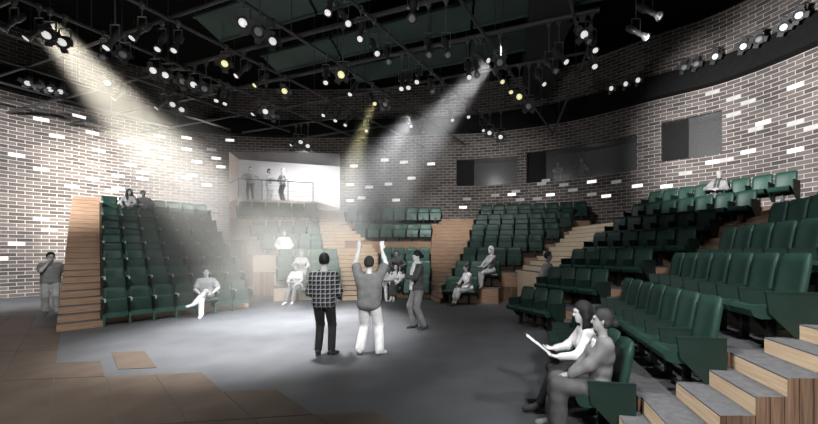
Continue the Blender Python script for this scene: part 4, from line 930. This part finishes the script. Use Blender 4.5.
# right
p = at(547.5, 252, 10.1); person('faint grey person standing between the back right bank and the right bank', Vector((p.x, p.y, 0)), .9, stand(top=('long', .40), bottom=('trousers', .25), hair='short', hairc=.05, skin=.33, hyaw=.3), .014, 1.04, alpha=.8)
q = on_seat(RB, 6, i=4); _, J = person('grey-haired person slouched reading on the back row of the right bank', q, RB.rz+.1, sitp(.56, lean=(.12,.06), hroll=-.15, hpitch=.25, armR=((-.12,-.30,.20),(-.7,.2,-.4)), armL=((.14,-.30,.16),(.7,.2,-.4)), top=('long', .17), scarf=.05, bottom=('trousers', .1), hair='grey', hairc=.22, skin=.28), .0135, .86)
# behind the control room glass
for px, lab, dd in ((557.5, 'faint person with folded arms behind the grey window glass, left of two', -.45), (581, 'faint person with raised hand behind the grey window glass, right of two', -.5)):
    s = wall_s(px); x, y = wall_xy(s, dd); k = (px-CX)/F; x = k*y
    ar = dict(armR=((.10,-.22,.24),(-.8,.1,-.5)), armL=((-.08,-.24,.28),(.8,.1,-.5))) if px < 570 else dict(armR=((-.10,-.20,.52),(-.8,-.2,-.6)), armL=((.12,-.24,.20),(.8,.1,-.5)))
    person(lab, Vector((x, y, 4.6)), -.35, stand(top=('long' if px > 570 else 'short', .5), bottom=('trousers', .2), hair='short' if px < 570 else 'bun', hairc=.2, skin=.5, fem=px > 570, **ar), .0145, 1.0, alpha=.85)
for p_ in (0,):
    s = wall_s(570); mb = MB(); q0, q1 = s-2.0, s+2.2
    A_, B_, C_, D_ = wall_xy(q0,-.3), wall_xy(q1,-.3), wall_xy(q1,-1.6), wall_xy(q0,-1.6); mb.hexa([(*v,4.5) for v in (A_,B_,C_,D_)], [(*v,4.6) for v in (A_,B_,C_,D_)]); struct(mb.build('trim_3', M['duct']))
# two nearest people, right foreground
q = on_seat(RA, 0, i=5, back=.25)
_, J = person('dark-haired person in white blouse and dark trousers reading in the right foreground', Vector((q.x, q.y, 0)), RA.rz+.05, sitp(.545, fem=True, fy=-.50, a=.07, lean=(0,-.10), hpitch=.12, armR=((-.05,-.40,.22),(-.6,.3,-.6),(.15,-1,.05),(0,.1,1),.45), armL=((.10,-.38,.16),(.6,.3,-.6),(-.2,-1,.1),(0,.1,1),.45), legR=((-.12,-.36,.09),(0,-.4,1),(-.1,-1,-.12)), legL=((.03,-.58,.12),(0,-.4,1),(.1,-1,-.05)), top=('long', .72), bottom=('trousers', .05), shoe=.05, hair='long', hairc=.02, skin=.72), .0095, .925)
sheet('paper', 'large white script held open in the right foreground', wpt(J, J['handR']+A3(-.02,-.10,.05)), J['M'].to_3x3() @ Vector((1,.0,.1)), J['M'].to_3x3() @ Vector((0,-.80,.62)), .24, .34, n=2)
q = on_seat(RA, 0, i=6, back=.25)
person('grey translucent person with tied dark hair seated at the near end of the right row', Vector((q.x, q.y, 0)), RA.rz+.0, sitp(.52, fem=True, fy=-.46, a=.09, lean=(0,.10), hyaw=-.25, armR=((-.06,-.28,.08),(-.5,.6,-.5),(.5,-.9,-.1),(0,0,-1),.5), armL=((.07,-.31,.10),(.5,.6,-.5),(-.6,-.8,-.1),(0,0,-1),.5), top=('long', .20), jacket=True, loose=.02, hem=.16, bottom=('skirt', .10, .36), shoe=.3, hair='bun', hairc=.03, skin=.42, collar=.8), .0095, .93, alpha=.82)

def spotw(name, loc, aim, watts, size, col=(1,1,1), rad=.2, blend=.8): return spot(name, loc, aim, watts, size, blend, col, rad)
# stage pool
spotw('stage spot', (-3.6, 7.6, 6.4), (-4.0, 8.0, 0), 8200, 64)
spotw('stage back spot', (-2.6, 9.6, 6.6), (-4.6, 10.2, 0), 7600, 50)
spotw('back bank fill', (-5.0, 11.6, 6.6), (-5.8, 15.0, 1.4), 1300, 66)  # fill added to brighten the bank under the balcony
spotw('centre bank fill', (-1.6, 12.2, 6.6), (-1.8, 16.5, 2.2), 900, 70)  # another added fill, for the dark upper seats of the centre bank
# shafts of haze, each lit by its own lamp
def shaft(name, label, a, b, r0, r1, dens, col, watts, lcol, backoff, cone):
    v = (b-a).normalized(); spot(name+' lamp', a-v*backoff, b, watts, cone, .8, lcol, .1)
    beam('haze_beam', label, a, b, r0, r1, dens, col)
shaft('left beam', 'wide warm shaft of haze slanting from the upper left lamps to the balcony bank', at(60, 42, 8.8), flo(300, 306), .75, 3.6, .32, (1,.96,.87), 12000, (1,.95,.84), 1.8, 23)
shaft('right beam', 'wide white shaft of haze slanting down left from the lamp right of centre', at(487, 66, 9.9), at(322, 262, 12.6), .55, 2.7, .24, (.97,.98,1), 5500, (1,1,1), .9, 25)
shaft('yellow beam', 'narrow yellow shaft of haze below the yellow lamp over the centre bank', at(373, 105, 11.9), at(330, 225, 14.0), .22, 1.5, .2, (1,.96,.72), 2600, (1,.95,.62), .5, 20)
# wall washers and house light, then unseen spots added to lift dark places
spotw('left wall wash', (-12.6, 7.2, 6.2), (-17.0, 14.4, 2.2), 6200, 86)
spotw('left wall wash far', (-7.2, 12.6, 6.5), (-15.0, 17.4, 4.4), 13500, 52, (1,.97,.9))
spotw('right wall wash', (2.4, 6.0, 5.4), (11.0, 11.6, 5.7), 7000, 58)
spotw('back wall wash', (0, 13.2, 6.4), (1, 18, 4.6), 420, 110)
spotw('right house light', (.6, 3.0, 5.9), (3.2, 4.0, .5), 650, 100)
spotw('back right house light', (1.0, 11.0, 6.4), (3.2, 14, 1.5), 480, 105)
spotw('left house light', (-5.8, 8.4, 6.4), (-9.0, 11.0, 1.2), 300, 80)
spotw('front house light', (-4.5, 2.0, 6.9), (-7, 6.6, 0), 1900, 95)
spotw('balcony light', (-8.0, 18.4, 6.9), (-8.0, 20.9, 5.0), 620, 130)
spotw('balcony front fill', (-4.2, 14.6, 6.8), (-9.4, 18.8, 5.4), 1300, 40)  # added to light the balcony people from the front
spotw('bank front spot', (-1.2, 10.8, 6.0), (-5.6, 15.2, 1.8), 2400, 42)
spotw('bank reader fill', (-.6, 9.0, 6.0), (.8, 12.8, .8), 800, 26)  # added to brighten the reader in the white dress
spotw('centre reader fill', (-1.0, 9.6, 5.6), (-2.2, 13.7, .8), 900, 26)  # added to brighten the readers on the centre front row
spotw('near steps fill', (-2.2, 1.6, 4.2), (2.5, 3.0, .5), 900, 34)  # unseen fill added from the left for the near step risers
spotw('people key', (0.5, 1.2, 4.2), (-1.8, 7.2, .9), 1900, 36)  # unseen key added on the camera side for the people on stage
spotw('front right fill', (1.6, -2.5, 4.6), (3.0, 3.2, .2), 1700, 56)  # unseen fill added behind the camera for the dark plank flank
spotw('right aisle fill', (4.6, 1.6, 6.4), (3.2, 4.0, .4), 800, 80)  # fill added over the nearest bank to lift its shadowed treads
spotw('ceiling fill', (-2, -2.5, 3.2), (-2.5, 9, 7.6), 800, 80)  # added behind the camera, aimed up in place of bounced light
